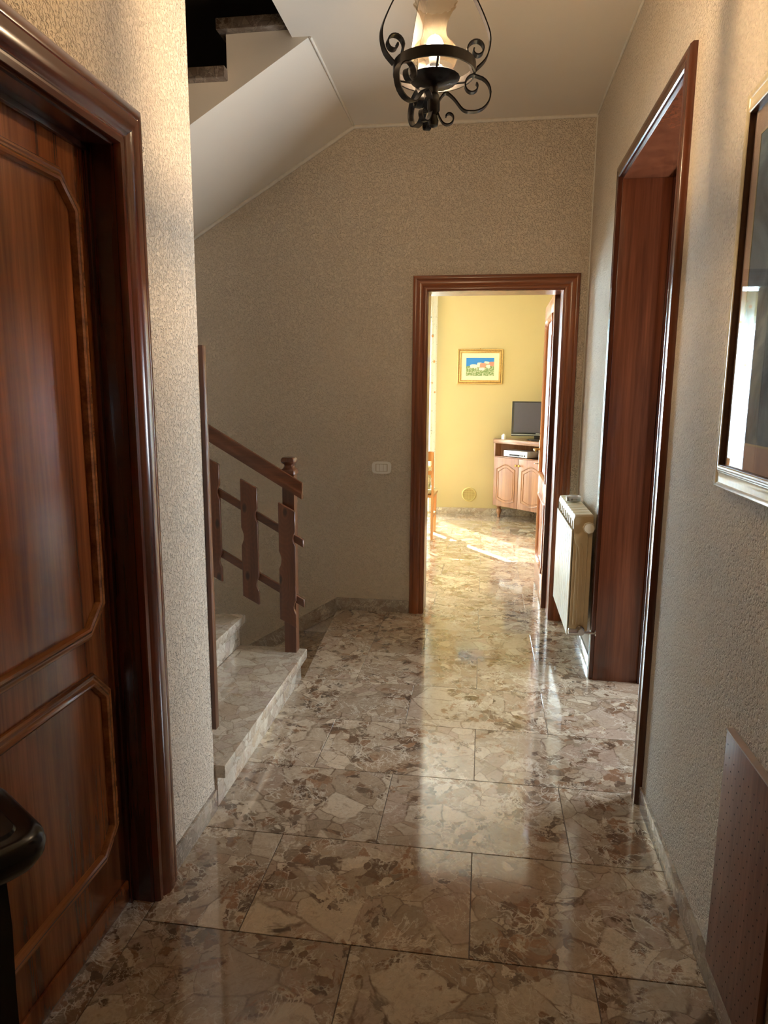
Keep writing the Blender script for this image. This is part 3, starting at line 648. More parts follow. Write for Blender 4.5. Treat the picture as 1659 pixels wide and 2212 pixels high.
# ------------------------------------------------------------------ lamp
LPX, LPY, RZ = -0.160, 2.0, 2.302
lp = thing('pendant_lamp', 'black wrought iron hanging lantern with scrolls and a lit frilled glass chimney', 'lamp', (LPX, LPY, H))
bm = B(); lathe(bm, [(0.105, RZ - 0.013), (0.110, RZ - 0.013), (0.110, RZ + 0.013), (0.105, RZ + 0.013), (0.105, RZ - 0.013)], 40, (LPX, LPY, 0), cap=False); obj('ring', bm, W['iron'], lp)
def strip(name, pts, ang, width, th=0.0035):
    bm = B(); U = (math.cos(ang), math.sin(ang), 0); N = (-math.sin(ang), math.cos(ang), 0)
    sweep(bm, pts, [(-th / 2, -width / 2), (th / 2, -width / 2), (th / 2, width / 2), (-th / 2, width / 2)], (LPX, LPY, 0), U, (0, 0, 1), N); obj(name, bm, W['iron'], lp)
def bez(pts, n=8):
    out = []
    P = [Vector(p) for p in pts]
    for i in range(len(P) - 1):
        p0, p1, p2, p3 = P[max(i - 1, 0)], P[i], P[i + 1], P[min(i + 2, len(P) - 1)]
        for k in range(n):
            t = k / n; out.append(tuple(0.5 * ((2 * p1) + (p2 - p0) * t + (2 * p0 - 5 * p1 + 4 * p2 - p3) * t * t + (3 * p1 - p0 - 3 * p2 + p3) * t ** 3)))
    out.append(tuple(P[-1])); return out
def spiral(cx, cz, r0, r1, a0, a1, n=22): return [(cx + (r0 + (r1 - r0) * k / n) * math.cos(a0 + (a1 - a0) * k / n), cz + (r0 + (r1 - r0) * k / n) * math.sin(a0 + (a1 - a0) * k / n)) for k in range(n + 1)]
A3 = [math.radians(a) for a in (8, 118, 203)]
for a in A3:
    strip('strap', bez([(0.016, RZ + 0.315), (0.045, RZ + 0.285), (0.088, RZ + 0.20), (0.128, RZ + 0.125), (0.146, RZ + 0.075), (0.138, RZ + 0.030), (0.112, RZ + 0.002)]), a, 0.025)
    strip('upper_scroll', bez([(0.104, RZ - 0.010), (0.088, RZ + 0.030)], 3)[:-1] + spiral(0.112, RZ + 0.048, 0.026, 0.008, PI, -1.1 * PI), a, 0.022)
for a in [math.radians(v) for v in (6, 236, 120)]:
    strip('lower_scroll', bez([(0.010, RZ - 0.082), (0.030, RZ - 0.058), (0.052, RZ - 0.070), (0.080, RZ - 0.100), (0.108, RZ - 0.104)], 6)[:-1] + spiral(0.108, RZ - 0.058, 0.046, 0.040, -PI / 2, PI / 2, 12)[:-1] + spiral(0.104, RZ - 0.040, 0.026, 0.010, PI / 2, 2.2 * PI, 20), a, 0.018)
    strip('tail_scroll', bez([(0.008, RZ - 0.10), (0.020, RZ - 0.125)], 3)[:-1] + spiral(0.040, RZ - 0.118, 0.020, 0.007, 1.15 * PI, 2.9 * PI, 18), a, 0.014)
bm = B(); lathe(bm, [(0.004, RZ - 0.142), (0.012, RZ - 0.138), (0.014, RZ - 0.125), (0.009, RZ - 0.112), (0.017, RZ - 0.100), (0.017, RZ - 0.066), (0.011, RZ - 0.058), (0.012, RZ - 0.042), (0.060, RZ - 0.030), (0.069, RZ - 0.021), (0.066, RZ - 0.019), (0.014, RZ - 0.030), (0.013, RZ + 0.012), (0.010, RZ + 0.014)], 20, (LPX, LPY, 0)); obj('holder', bm, W['iron'], lp, smooth=False)
for k in range(3):
    a = math.radians(40 + 120 * k); bm = B(); tube(bm, [(LPX + 0.05 * math.cos(a), LPY + 0.05 * math.sin(a), RZ - 0.024), (LPX + 0.107 * math.cos(a), LPY + 0.107 * math.sin(a), RZ - 0.006)], 0.003, 6); obj('bracket', bm, W['iron'], lp)
bm = B(); fr = lambda a, z: 1 + (0.06 * math.cos(14 * a) if z > RZ + 0.150 else 0.012 * math.cos(14 * a) * (1 if z > RZ + 0.06 else 0))
cp = [(0.050, 0.004), (0.058, 0.016), (0.062, 0.032), (0.060, 0.046), (0.050, 0.060), (0.038, 0.070), (0.031, 0.084), (0.030, 0.098), (0.034, 0.114), (0.041, 0.132), (0.049, 0.148), (0.054, 0.156), (0.056, 0.161)]
lathe(bm, [(r, RZ + z) for r, z in cp], 56, (LPX, LPY, 0), cap=False, scal=fr)
o = obj('glass_chimney', bm, W['chimney'], lp, smooth=True); md = o.modifiers.new('thick', 'SOLIDIFY'); md.thickness = 0.0015
bm = B(); bmesh.ops.create_uvsphere(bm, u_segments=16, v_segments=10, radius=0.021, matrix=Matrix.Translation((LPX, LPY, RZ + 0.062))); obj('bulb', bm, W['bulb'], lp, smooth=True)
bm = B(); lathe(bm, [(0.013, RZ + 0.012), (0.015, RZ + 0.030), (0.012, RZ + 0.044)], 14, (LPX, LPY, 0)); obj('socket', bm, W['white_plastic'], lp)
bm = B(); lathe(bm, [(0.004, RZ + 0.30), (0.020, RZ + 0.305), (0.022, RZ + 0.325), (0.010, RZ + 0.335), (0.004, RZ + 0.345)], 16, (LPX, LPY, 0)); obj('crown', bm, W['iron'], lp)
zc = RZ + 0.352; k = 0
while zc < H - 0.06:
    bm = B(); n = 18; ring = [(0.009 * math.cos(2 * PI * i / n), 0.017 * math.sin(2 * PI * i / n)) for i in range(n)]
    a = 0 if k % 2 else PI / 2
    sweep(bm, ring, [(-0.0018, -0.0018), (0.0018, -0.0018), (0.0018, 0.0018), (-0.0018, 0.0018)], (LPX, LPY, zc), (math.cos(a), math.sin(a), 0), (0, 0, 1), (-math.sin(a), math.cos(a), 0), True)
    obj('chain_link', bm, W['iron'], lp); zc += 0.028; k += 1
bm = B(); lathe(bm, [(0.006, H - 0.07), (0.014, H - 0.06), (0.045, H - 0.03), (0.055, H - 0.012), (0.055, H - 0.0005)], 24, (LPX, LPY, 0)); obj('ceiling_rose', bm, W['iron'], lp)

# ------------------------------------------------------------------ radiator
RY0, RY1 = 3.53, 4.25
ra = thing('radiator', 'cream ribbed aluminium radiator on the right wall beside the end doorway', 'radiator', (0.51, 3.9, 0.22))
def section():
    bm = B(); t = 0.078
    box(bm, 0.0, 0.006, 0.003, t - 0.003, 0.0, 0.555, 0.0015)                       # front plate (-X side)
    prism(bm, [(0.008, 0.612), (0.014, 0.632), (0.100, 0.638), (0.106, 0.632), (0.106, 0.596), (0.014, 0.565), (0.008, 0.560)], (0, 0.002, 0), (1, 0, 0), (0, 0, 1), (0, 1, 0), t - 0.004, 0.001)
    box(bm, 0.045, 0.095, 0.0, t, 0.545, 0.600, 0.006); box(bm, 0.030, 0.095, 0.0, t, 0.012, 0.060, 0.006)
    box(bm, 0.052, 0.088, 0.022, t - 0.022, 0.03, 0.60, 0.004)
    box(bm, 0.004, 0.100, t / 2 - 0.002, t / 2 + 0.002, 0.03, 0.60)
    for xx in (0.020, 0.036): box(bm, xx, xx + 0.003, 0.010, t - 0.010, 0.03, 0.54)
    box(bm, 0.096, 0.101, 0.006, t - 0.006, 0.02, 0.60)
    return bm
sec = None
for i in range(9):
    y = RY0 + i * 0.08
    if sec is None: sec = obj('section', section(), W['radiator'], ra, (0.458, y, 0.222))
    else: obj('section', None, None, ra, (0.458, y, 0.222), mesh=sec.data)
# near end fin plate with curved relief
bm = B(); prism(bm, [(0.010, 0.02), (0.010, 0.56), (0.014, 0.624), (0.103, 0.630), (0.103, 0.03), (0.06, 0.0), (0.02, 0.0)], (0.458, RY0 - 0.004, 0.222), (1, 0, 0), (0, 0, 1), (0, 1, 0), 0.006, 0.001)
o = obj('end_plate', bm, W['radiator_side'], ra); o['label'] = 'golden beige end face'
bm = B()
for xx, zz in ((0.026, 0.50), (0.044, 0.46), (0.062, 0.47), (0.080, 0.56)):
    tube(bm, [(0.458 + xx, RY0 - 0.005, 0.222 + 0.06), (0.458 + xx, RY0 - 0.005, 0.222 + zz - 0.06), (0.458 + xx - 0.003, RY0 - 0.005, 0.222 + zz - 0.02), (0.458 + xx - 0.014, RY0 - 0.005, 0.222 + zz + 0.02)], 0.0028, 6)
obj('end_ribs', bm, W['radiator_side'], ra)
bm = B(); lathe(bm, [(0.027, -0.014), (0.030, -0.012), (0.030, 0.0)], 8, (0.540, RY0 - 0.004, 0.222 + 0.572), axis='y'); lathe(bm, [(0.024, -0.020), (0.026, -0.014)], 24, (0.540, RY0 - 0.004, 0.222 + 0.572), axis='y')
obj('plug', bm, W['radiator'], ra)
bm = B(); lathe(bm, [(0.016, -0.05), (0.018, -0.046), (0.018, -0.012), (0.022, -0.010), (0.022, 0.0)], 16, (0.524, RY0 - 0.003, 0.256), axis='y')
lathe(bm, [(0.015, -0.062), (0.017, -0.060), (0.017, 0.0), (0.012, 0.004)], 16, (0.524, RY0 - 0.036, 0.252), axis='x')
tube(bm, [(0.524, RY0 - 0.036, 0.252), (0.598, RY0 - 0.036, 0.252)], 0.007, 10); lathe(bm, [(0.018, -0.006), (0.018, 0.0)], 16, (0.599, RY0 - 0.036, 0.252), axis='x')
obj('valve', bm, W['chrome'], ra)
bm = B(); lathe(bm, [(0.010, 0.0), (0.012, 0.012), (0.008, 0.024)], 12, (0.480, RY1 + 0.002, 0.33), axis='y'); obj('bleed_valve', bm, W['chrome'], ra)
for y in (3.66, 4.10):
    obj('bracket', box(B(), 0.558, 0.5995, y - 0.01, y + 0.01, 0.76, 0.79), W['radiator'], ra)
# silver tin on top
tn = thing('round_tin', 'small round silver metal tin resting on top of the cream radiator', 'tin', (0.515, 3.98, 0.862))
bm = B(); lathe(bm, [(0.038, 0), (0.040, 0.002), (0.040, 0.022), (0.037, 0.0235), (0.037, 0.004), (0.0, 0.004)][:5] + [(0.012, 0.004)], 32, (0.515, 3.98, 0.862)); obj('tin_body', bm, W['chrome'], tn, smooth=False)
bm = B(); lathe(bm, [(0.041, 0.018), (0.042, 0.020), (0.042, 0.026), (0.034, 0.030), (0.030, 0.026), (0.012, 0.026)], 32, (0.515, 3.98, 0.862)); obj('rim', bm, W['silver'], tn)

# ------------------------------------------------------------------ wall switch
sw = thing('light_switch', 'white rounded light switch plate on the beige end wall left of the doorway', 'switch', (-0.655, YE, 0.978))
def supere(wx, hz, n=40, p=4.0):
    r = []
    for k in range(n):
        a = 2 * PI * k / n; c, s = math.cos(a), math.sin(a); r.append((wx * math.copysign(abs(c) ** (2 / p), c), hz * math.copysign(abs(s) ** (2 / p), s)))
    return r
bm = B(); 
for (sx, d0, d1) in ((1.0, 0, 0.006), (0.96, 0.006, 0.010)):
    prism(bm, supere(0.064 * sx, 0.041 * sx), (-0.655, YE - d0, 0.978), (1, 0, 0), (0, 0, 1), (0, -1, 0), d1 - d0)
obj('plate', bm, W['white_plastic'], sw)
bm = B(); box(bm, -0.693, -0.616, YE - 0.0108, YE - 0.0098, 0.954, 1.002); obj('slot', bm, W['slot'], sw)
for x0, x1 in ((-0.690, -0.6675), (-0.6665, -0.6425), (-0.6415, -0.619)):
    bm = B(); box(bm, x0, x1, YE - 0.0135, YE - 0.010, 0.956, 1.000, 0.001); obj('rocker', bm, W['white_plastic'], sw)

# ------------------------------------------------------------------ big framed print on the right wall
pc = thing('framed_print', 'large framed blue-grey print behind glass in a cream and gold frame, right wall', 'picture', (0.594, 1.822, 1.229), math.radians(-1.05))
# local: -y towards the viewer, -x out of the wall
PW, PH = 0.70, 0.905
fp = [(0, 0), (0, 0.014), (0.004, 0.018), (0.008, 0.017), (0.013, 0.013), (0.024, 0.0135), (0.034, 0.017), (0.041, 0.023), (0.043, 0.0225), (0.046, 0.026), (0.049, 0.0255), (0.052, 0.028), (0.056, 0.028), (0.058, 0.026), (0.058, 0)]
rect = [(0, 0), (-PW, 0), (-PW, PH), (0, PH)]
bm = B(); sweep(bm, rect, [(-a, b) for a, b in fp], (0, 0, 0), (0, 1, 0), (0, 0, 1), (-1, 0, 0), True); obj('frame', bm, W['cream_frame'], pc, local=True)
bm = B(); sweep(bm, rect, [(-0.0575, 0.0), (-0.0595, 0.0), (-0.0595, 0.0262), (-0.0575, 0.0262)], (0, 0, 0), (0, 1, 0), (0, 0, 1), (-1, 0, 0), True); o = obj('frame_inner_shade', bm, W['gold_dark'], pc, local=True); o['label'] = 'inner side of the frame, its shade painted dark brown'  # shade on the frame's inner side put in as a dark strip
bm = B(); box(bm, -0.0125, -0.009, -PW + 0.055, -0.055, 0.055, PH - 0.055); obj('mount', bm, W['pink_mat'], pc, local=True)
bm = B(); q = [(-0.105, 0.116), (-PW + 0.105, 0.116), (-PW + 0.105, PH - 0.116), (-0.105, PH - 0.116)]
sweep(bm, q, [(-0.004, 0), (-0.004, 0.003), (0, 0.003), (0, 0)], (-0.0118, 0, 0), (0, 1, 0), (0, 0, 1), (-1, 0, 0), True); obj('mount_bevel', bm, W['mat'], pc, local=True)
t = NT('blue_grey_engraving'); v = t.coords(); n = t.noise(v, 4.5, 5, 0.55, 1.2)
c = t.ramp(n.outputs[0], [(0.35, lin(88, 110, 130)), (0.5, lin(124, 150, 170)), (0.62, lin(160, 184, 198))]); n2 = t.noise(v, 40, 3); c = t.mix(0.3, c, t.ramp(n2.outputs[0], [(0.3, (0.6, 0.6, 0.6)), (0.7, (1, 1, 1))]), 'MULTIPLY')
t.l(c, t.b.inputs['Base Color']); t.set(Roughness=0.9)
bm = B(); box(bm, -0.0134, -0.0126, -PW + 0.105, -0.105, 0.116, PH - 0.116); obj('print', bm, t.m, pc, local=True)
bm = B(); box(bm, -0.0180, -0.0166, -PW + 0.052, -0.052, 0.052, PH - 0.052); obj('pane', bm, W['pic_glass'], pc, local=True)

# ------------------------------------------------------------------ perforated panel on the right wall
pp = thing('perforated_panel', 'brown perforated board panel fixed low on the textured right wall', 'panel', (XR, 1.45, 0.08))
bm = B(); box(bm, XR - 0.016, XR - 0.001, 1.300, 1.600, 0.080, 0.684, 0.001); obj('board', bm, W['panel'], pp)
bm = B(); box(bm, XR - 0.0175, XR - 0.0005, 1.299, 1.601, 0.684, 0.688); o = obj('top_edge', bm, W['panel_edge'], pp); o['label'] = 'pale top edge'
bm = B()
for i in range(10):
    for j in range(22):
        y = 1.585 - 0.030 * i - (0.015 if j % 2 else 0); z = 0.655 - 0.026 * j
        if y < 1.31 or (j == 0 and i): continue
        lathe(bm, [(0.0020, -0.0003), (0.0020, 0.0)], 8, (XR - 0.016, y, z), axis='x')
o = obj('holes', bm, W['hole'], pp); o['kind'] = 'stuff'

# ------------------------------------------------------------------ small dark table, lower left corner
cx, cy = -0.578, 0.797
da = Vector((-0.836, 0.548)); db = Vector((-0.548, -0.836))
TS = 0.212; ctr = Vector((cx, cy)) + (da + db) * TS / 2
tb = thing('side_table', 'small dark glossy wooden table with rounded corner in front of the left door', 'table', (ctr.x, ctr.y, 0), math.atan2(-da.y, -da.x))
def rsq(h, r, n=6):
    o = []
    for (sx, sy, a0) in ((1, 1, 0), (-1, 1, PI / 2), (-1, -1, PI), (1, -1, 1.5 * PI)):
        for k in range(n + 1):
            a = a0 + PI / 2 * k / n; o.append((sx * (h - r) + r * math.cos(a), sy * (h - r) + r * math.sin(a)))
    return o
bm = B(); layers = [(0.088, 0.035, 0.790), (0.098, 0.038, 0.798), (0.106, 0.040, 0.812), (0.108, 0.040, 0.826), (0.106, 0.040, 0.838), (0.099, 0.036, 0.845), (0.090, 0.030, 0.847), (0.076, 0.022, 0.847), (0.073, 0.020, 0.851), (0.02, 0.008, 0.851)]
rings = [[bm.verts.new((x, y, z)) for x, y in rsq(h, r)] for h, r, z in layers]
for a, b in zip(rings, rings[1:]):
    for i in range(len(a)): bm.faces.new((a[i], a[(i + 1) % len(a)], b[(i + 1) % len(a)], b[i]))
bm.faces.new(rings[0][::-1]); bm.faces.new(rings[-1]); obj('table_top', bm, W['table'], tb, local=True, smooth=False)
bm = B(); box(bm, -0.052, 0.052, -0.052, 0.052, 0.75, 0.792, 0.003); obj('apron', bm, W['table'], tb, local=True)
for sx in (-1, 1):
    for sy in (-1, 1):
        bm = B(); lathe(bm, [(0.016, 0), (0.020, 0.05), (0.024, 0.60), (0.027, 0.70), (0.024, 0.791)], 4, (sx * 0.040, sy * 0.040, 0), PI / 4); obj('leg', bm, W['table'], tb, local=True)

# ------------------------------------------------------------------ far room: window, curtain
w1 = thing('window_1', '', '', ((WX0 + WX1) / 2, YB, 0)); del w1['label']; del w1['category']; w1['kind'] = 'structure'
bm = B()
for x, xw in ((WX0, 0.07), (-1.57, 0.08), (WX1 - 0.07, 0.07)): box(bm, x, x + xw, YB + 0.08, YB + 0.13, 0.03, WZ)
for z in (0.03, WZ - 0.07): box(bm, WX0, WX1, YB + 0.085, YB + 0.125, z, z + 0.07)
obj('window_frame', bm, W['white_frame'], w1)
obj('pane', box(B(), WX0 + 0.05, WX1 - 0.05, YB + 0.10, YB + 0.104, 0.08, WZ - 0.05), W['glass'], w1)
gaps = [(-1.365, -1.235), (-1.535, -1.50), (-1.84, -1.72)]
def curtain(x0, x1, label):
    n = max(6, int((x1 - x0) / 0.012)); bm = B(); rows = []
    for z in (0.03, 0.8, 1.6, 2.62):
        rows.append([bm.verts.new((x0 + (x1 - x0) * i / n, YB - 0.09 + 0.022 * math.sin(2 * PI * (x0 + (x1 - x0) * i / n) / 0.11 + z * 0.2), z)) for i in range(n + 1)])
    for a, b in zip(rows, rows[1:]):
        for i in range(n): bm.faces.new((a[i], a[i + 1], b[i + 1], b[i]))
    o = obj('curtain', bm, W['curtain'], smooth=True); return tag(o, label, 'curtain', 'sheer curtains at the far window')
curtain(-1.27, -0.575, 'sheer white curtain with small orange flowers at the far room window')
curtain(-1.50, -1.34, 'narrow white sheer curtain strip behind the doorway jamb, middle of window')
curtain(-1.74, -1.53, 'white sheer curtain strip left of the middle of the far window')
curtain(-2.45, -1.81, 'leftmost white sheer curtain panel of the far room window')
bm = B(); tube(bm, [(-2.55, YB - 0.09, 2.64), (-0.5, YB - 0.09, 2.64)], 0.012, 10); tag(obj('curtain_rod', bm, W['brass'], smooth=True), 'brass curtain rod above the far room window', 'rod')

# small framed painting
fx0, fx1, fz0, fz1 = -0.335, 0.200, 1.580, 1.988
fp1 = thing('framed_painting', 'small framed landscape painting of pale houses under blue sky on the yellow wall', 'picture', ((fx0 + fx1) / 2, YB, fz0))
fpr = [(0, 0), (0, 0.016), (0.006, 0.022), (0.014, 0.020), (0.020, 0.012), (0.026, 0.018), (0.036, 0.020), (0.042, 0.012), (0.046, 0.012), (0.046, 0)]
bm = B(); q = [(fx0, fz0), (fx1, fz0), (fx1, fz1), (fx0, fz1)]
sweep(bm, q, fpr, (0, YB - 0.002, 0), (1, 0, 0), (0, 0, 1), (0, -1, 0), True); obj('frame', bm, W['gold'], fp1)
bm = B(); sweep(bm, [(fx0 + 0.0205, fz0 + 0.0205), (fx1 - 0.0205, fz0 + 0.0205), (fx1 - 0.0205, fz1 - 0.0205), (fx0 + 0.0205, fz1 - 0.0205)], [(-0.002, 0), (-0.002, 0.0145), (0.0025, 0.0145), (0.0025, 0)], (0, YB - 0.002, 0), (1, 0, 0), (0, 0, 1), (0, -1, 0), True); obj('frame_groove', bm, W['gold_dark'], fp1)
obj('mount', box(B(), fx0 + 0.04, fx1 - 0.04, YB - 0.008, YB - 0.004, fz0 + 0.04, fz1 - 0.04), W['mat'], fp1)
bm = B(); lathe(bm, [(0.006, -0.006), (0.006, 0.0)], 10, ((fx0 + fx1) / 2, YB - 0.004, fz1 + 0.006), axis='y'); obj('hanger', bm, W['brass'], fp1)
t = NT('landscape_paint'); tc = t.n('TexCoord'); sp = t.n('SeparateXYZ'); t.l(tc.outputs['Generated'], sp.inputs[0])
gx, gz = sp.outputs[0], sp.outputs[2]; nz = t.noise(tc.outputs['Generated'], 7, 4, 0.6)
def mth(op, a, b):
    x = t.n('Math', operation=op)
    for i, q in enumerate((a, b)):
        if hasattr(q, 'is_linked'): t.l(q, x.inputs[i])
        else: x.inputs[i].default_value = q
    return x.outputs[0]
ns = mth('MULTIPLY', mth('SUBTRACT', nz.outputs[0], 0.5), 0.16)
edge = mth('SUBTRACT', mth('ADD', gz, ns), mth('ADD', 0.52, mth('MULTIPLY', gx, 0.26)))
sky = t.ramp(edge, [(0.49, (0, 0, 0)), (0.50, (1, 1, 1))]); m_sky = t.n('Math', operation='GREATER_THAN'); t.l(edge, m_sky.inputs[0]); m_sky.inputs[1].default_value = 0.0
n3 = t.noise(tc.outputs['Generated'], 14, 4, 0.7)
green = t.ramp(n3.outputs[0], [(0.3, lin(70, 110, 70)), (0.5, lin(130, 150, 90)), (0.6, lin(200, 205, 180)), (0.7, lin(150, 120, 80))])
col = t.mix(m_sky.outputs[0], green, lin(46, 128, 206))
for ex, ez, rx, rz_, cc in ((0.92, 0.66, 0.17, 0.12, (196, 130, 110)), (0.74, 0.74, 0.09, 0.06, (224, 206, 190)), (0.27, 0.53, 0.13, 0.10, (232, 216, 206)), (0.48, 0.60, 0.09, 0.13, (236, 206, 196)), (0.60, 0.58, 0.11, 0.13, (214, 140, 118)), (0.79, 0.52, 0.07, 0.09, (236, 210, 200)), (0.56, 0.38, 0.10, 0.08, (238, 232, 210))):
    d = mth('ADD', mth('POWER', mth('DIVIDE', mth('SUBTRACT', mth('ADD', gx, mth('MULTIPLY', ns, 0.4)), ex), rx), 4.0), mth('POWER', mth('DIVIDE', mth('SUBTRACT', mth('ADD', gz, mth('MULTIPLY', ns, 0.5)), ez), rz_), 4.0))
    lt = mth('LESS_THAN', d, 1.0); col = t.mix(lt, col, lin(*cc))
t.l(col, t.b.inputs['Base Color']); t.set(Roughness=0.7)
obj('painting', box(B(), -0.232, 0.097, YB - 0.0095, YB - 0.0085, 1.678, 1.888), t.m, fp1)

# vent
vt = thing('air_vent', 'round cream air vent with slats low on the yellow wall', 'vent', (-0.157, YB, 0.246))
bm = B(); lathe(bm, [(0.090, -0.0005), (0.088, -0.010), (0.076, -0.016), (0.072, -0.008)], 36, (-0.157, YB, 0.246), cap=False, axis='y'); obj('rim', bm, W['vent'], vt)
bm = B(); lathe(bm, [(0.075, -0.0035), (0.075, -0.001)], 36, (-0.157, YB, 0.246), axis='y'); obj('backing', bm, W['slot'], vt)
bm = B()
for k in range(-5, 6):
    zz = k * 0.0125; hw = math.sqrt(0.073 ** 2 - zz ** 2); box(bm, -0.157 - hw, -0.157 + hw, YB - 0.012, YB - 0.007, 0.246 + zz - 0.0032, 0.246 + zz + 0.0032)
for xx in (-0.035, 0, 0.035): box(bm, -0.157 + xx - 0.002, -0.157 + xx + 0.002, YB - 0.011, YB - 0.006, 0.246 - 0.062, 0.246 + 0.062)
o = obj('grille', bm, W['vent'], vt)

# ------------------------------------------------------------------ corner cabinet
CA = math.radians(-45)
cb = thing('corner_cabinet', 'light oak corner cabinet with two arched panel doors and open shelf, far room', 'cabinet', (0.127, 8.29, 0), CA)
L = 0.80; poly = [(0, 0), (L, 0), (L + 0.094, 0.094), (0.4, 0.588), (-0.094, 0.094)]
UX, UY, UZ = (1, 0, 0), (0, 1, 0), (0, 0, 1)
bm = B(); prism(bm, poly, (0, 0.012, 0.15), UX, UY, UZ, 0.585); 
box(bm, 0, 0.02, 0.0, 0.10, 0.735, 0.892); box(bm, L - 0.02, L, 0.0, 0.10, 0.735, 0.892)
prism(bm, [(-0.09, 0.10), (0.4, 0.585), (L + 0.09, 0.10), (L + 0.07, 0.10), (0.4, 0.55), (-0.07, 0.10)], (0, 0.012, 0.735), UX, UY, UZ, 0.157)
box(bm, 0.018, L - 0.018, 0.002, 0.03, 0.735, 0.742)
obj('body', bm, W['cabinet'], cb, local=True)
bm = B(); prism(bm, [(-0.012, -0.015), (L + 0.012, -0.015), (L + 0.105, 0.085), (0.4, 0.590), (-0.105, 0.085)], (0, 0.012, 0.892), UX, UY, UZ, 0.050, 0.003); obj('top', bm, W['cab_top'], cb, local=True)
def cab_door(x0, x1):
    bm = B(); box(bm, x0, x1, -0.006, 0.013, 0.152, 0.730, 0.003); d = obj('door', bm, W['cabinet'], cb, local=True)
    m = 0.045; a, b = x0 + m, x1 - m; z0, z1 = 0.215, 0.60; c = (a + b) / 2; hw = (b - a) / 2
    def outline(a, b, z0, z1, ht, hb):
        c = (a + b) / 2; p = [(a, z0)]
        for k in range(1, 12):
            u = k / 12; p.append((a + (b - a) * u, z0 - hb * math.sin(PI * u) ** 1.4))
        p += [(b, z0), (b, z1)]
        for k in range(1, 12):
            u = k / 12; p.append((b - (b - a) * u, z1 + ht * math.sin(PI * u) ** 1.4))
        return p + [(a, z1)]
    bm = B(); sweep(bm, outline(a, b, z0 + 0.01, z1, 0.055, 0.035), [(0, 0), (0, 0.003), (0.005, 0.008), (0.011, 0.005), (0.013, 0)], (0, -0.005, 0), UX, UZ, (0, -1, 0), True); o = obj('moulding', bm, W['cabinet'], d, local=True)
    bm = B(); sweep(bm, outline(a + 0.03, b - 0.03, z0 + 0.035, z1 - 0.03, 0.05, 0.03), [(0, 0), (0, 0.004), (0.006, 0.007), (0.010, 0.0)], (0, -0.005, 0), UX, UZ, (0, -1, 0), True); o = obj('raised_panel', bm, W['cabinet'], d, local=True)
    return d
dA = cab_door(0.012, 0.398); dB = cab_door(0.402, 0.788)
for d, x in ((dA, 0.375), (dB, 0.425)):
    bm = B(); lathe(bm, [(0.006, 0), (0.006, -0.012), (0.014, -0.018), (0.014, -0.026), (0.006, -0.030)], 14, (x, -0.006, 0.655), axis='y'); obj('knob', bm, W['brass'], d, local=True)
for x, y in ((0.055, 0.06), (L - 0.055, 0.06), (0.4, 0.50)):
    bm = B(); lathe(bm, [(0.018, 0.0), (0.022, 0.008), (0.016, 0.020), (0.020, 0.040), (0.034, 0.075), (0.034, 0.095), (0.020, 0.115), (0.024, 0.125), (0.038, 0.140), (0.038, 0.151)], 18, (x, y, 0)); obj('leg', bm, W['cabinet'], cb, local=True, smooth=False)
# video recorder on the shelf
R45 = Matrix.Rotation(CA, 4, 'Z')
def cabw(x, y, z): v = R45 @ Vector((x, y, z)) + Vector((0.127, 8.29, 0)); return (v.x, v.y, v.z)
vr = thing('video_recorder', 'silver video recorder on the open shelf of the oak corner cabinet', 'video recorder', cabw(0.33, 0.11, 0.743), CA)
bm = B(); box(bm, -0.18, 0.18, -0.10, 0.10, 0.008, 0.075, 0.003); obj('body', bm, W['silver'], vr, local=True)
bm = B(); box(bm, -0.09, 0.15, -0.103, -0.099, 0.018, 0.036); obj('display', bm, W['tv'], vr, local=True)
bm = B(); box(bm, -0.13, 0.12, -0.1025, -0.099, 0.046, 0.062); obj('tape_flap', bm, W['white_plastic'], vr, local=True)
for k in range(4): bm = B(); box(bm, 0.07 + k * 0.018, 0.08 + k * 0.018, -0.105, -0.102, 0.022, 0.032); obj('button', bm, W['silver'], vr, local=True)
for x in (-0.15, 0.15): bm = B(); lathe(bm, [(0.012, 0), (0.012, 0.009)], 10, (x, -0.08, 0)); obj('foot', bm, W['tv'], vr, local=True)
# television
tv = thing('television', 'flat black television with grey screen on top of the oak corner cabinet', 'television', (0.615, 8.12, 0.944), math.radians(-7))
bm = B(); box(bm, -0.30, 0.30, -0.02, 0.03, 0.045, 0.440, 0.004); obj('casing', bm, W['tv'], tv, local=True)
bm = B(); box(bm, -0.275, 0.275, -0.0215, -0.0195, 0.085, 0.425); obj('screen', bm, W['tv_screen'], tv, local=True)
bm = B(); box(bm, -0.297, 0.297, -0.0225, -0.0195, 0.058, 0.063); o = obj('bottom_trim', bm, W['silver'], tv, local=True)
bm = B(); box(bm, -0.022, 0.022, -0.0225, -0.0195, 0.071, 0.077); o = obj('badge', bm, W['silver'], tv, local=True)
bm = B(); lathe(bm, [(0.12, 0), (0.125, 0.004), (0.12, 0.012), (0.04, 0.016)], 32, (0, 0.0, 0)); box(bm, -0.04, 0.04, -0.01, 0.02, 0.010, 0.06, 0.003); obj('stand', bm, W['tv'], tv, local=True)
bx = thing('white_box', 'small white plastic box on the left end of the oak corner cabinet', 'box', cabw(0.13, 0.02, 0.943), CA)
bm = B(); box(bm, -0.022, 0.022, -0.015, 0.015, 0, 0.050, 0.004); obj('body', bm, W['white_plastic'], bx, local=True)
bm = B(); lathe(bm, [(0.013, 0.05), (0.013, 0.060), (0.009, 0.063)], 14, (0, 0, 0)); obj('lid', bm, W['white_plastic'], bx, local=True)

# ------------------------------------------------------------------ chair in the far room
ch = thing('dining_chair', 'honey-coloured wooden dining chair with a tied floral cushion just inside the doorway', 'chair', (-0.70, 7.08, 0), math.radians(-92))
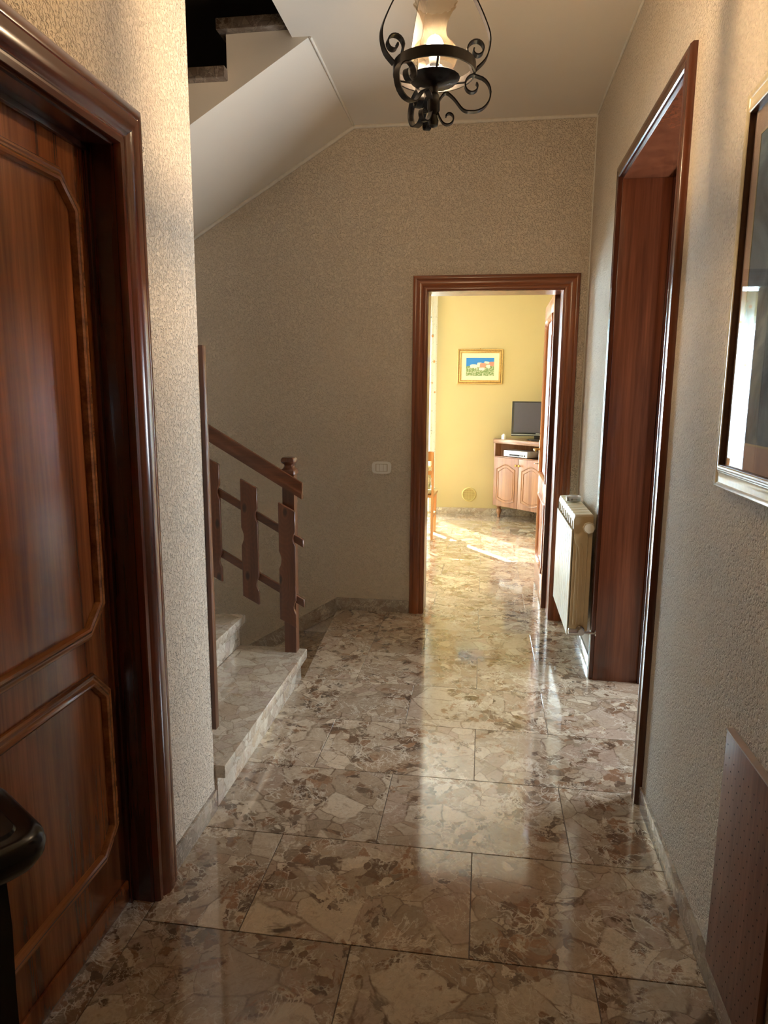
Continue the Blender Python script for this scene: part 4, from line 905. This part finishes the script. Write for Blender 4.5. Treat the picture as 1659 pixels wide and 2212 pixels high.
# local: back at +x side, width along y
for sy in (-1, 1):
    bm = B(); pts = [(0.205, 0.0, 0.0), (0.200, 0, 0.20), (0.195, 0, 0.45), (0.210, 0, 0.65), (0.235, 0, 0.85), (0.243, 0, 0.89)]
    prof = [(p[0], p[2]) for p in pts]; sweep(bm, prof, [(-0.019, -0.012), (0.019, -0.012), (0.019, 0.012), (-0.019, 0.012)], (0, sy * 0.215, 0), UX, UZ, UY); obj('back_post', bm, W['chair'], ch, local=True)
    bm = B(); lathe(bm, [(0.018, 0), (0.024, 0.43)], 4, (-0.20, sy * 0.20, 0), PI / 4); obj('leg', bm, W['chair'], ch, local=True)
    bm = B(); box(bm, -0.19, 0.19, sy * 0.205 - 0.01, sy * 0.205 + 0.01, 0.20, 0.235, 0.003); obj('stretcher', bm, W['chair'], ch, local=True)
bm = B(); box(bm, -0.225, 0.205, -0.225, 0.225, 0.425, 0.452, 0.006); obj('seat', bm, W['chair'], ch, local=True)
for z0, z1, dx in ((0.80, 0.895, 0.232), (0.66, 0.70, 0.212)):
    bm = B(); n = 12; pts = [(dx - 0.0 + 0.03 * math.cos(PI * (k / n - 0.5)), -0.215 + 0.43 * k / n) for k in range(n + 1)]
    sweep(bm, pts, [(-0.009, z0), (0.009, z0), (0.009, z1), (-0.009, z1)], (0, 0, 0), UX, UY, UZ); obj('back_rail', bm, W['chair'], ch, local=True)
cu = thing('seat_cushion', 'pale green floral seat cushion tied to the wooden dining chair', 'cushion', (-0.70, 7.08, 0.453), math.radians(-92))
bm = B(); layers = [(0.19, 0.05, 0.001), (0.205, 0.06, 0.015), (0.205, 0.06, 0.03), (0.185, 0.05, 0.045), (0.10, 0.04, 0.052)]
rings = [[bm.verts.new((x - 0.01, y, z)) for x, y in rsq(h, r)] for h, r, z in layers]
for a, b in zip(rings, rings[1:]):
    for i in range(len(a)): bm.faces.new((a[i], a[(i + 1) % len(a)], b[(i + 1) % len(a)], b[i]))
bm.faces.new(rings[0][::-1]); bm.faces.new(rings[-1]); obj('pad', bm, W['cushion'], cu, local=True, smooth=True)
bm = B(); n = 10
box(bm, 0.13, 0.172, -0.19, 0.19, 0.05, 0.30, 0.02); obj('back_pad', bm, W['cushion'], cu, local=True, smooth=True)
for k, (dx, dz) in enumerate(((0.02, -0.20), (0.035, -0.13))):
    bm = B(); q = bez([(0.19, 0.03), (0.225, 0.04), (0.235, 0.0), (0.225 + dx, dz)], 5); sweep(bm, q, [(-0.002, -0.010), (0.002, -0.010), (0.002, 0.010), (-0.002, 0.010)], (0, -0.235 + 0.0, 0), UX, UZ, UY); obj('tie', bm, W['cushion'], cu, local=True)
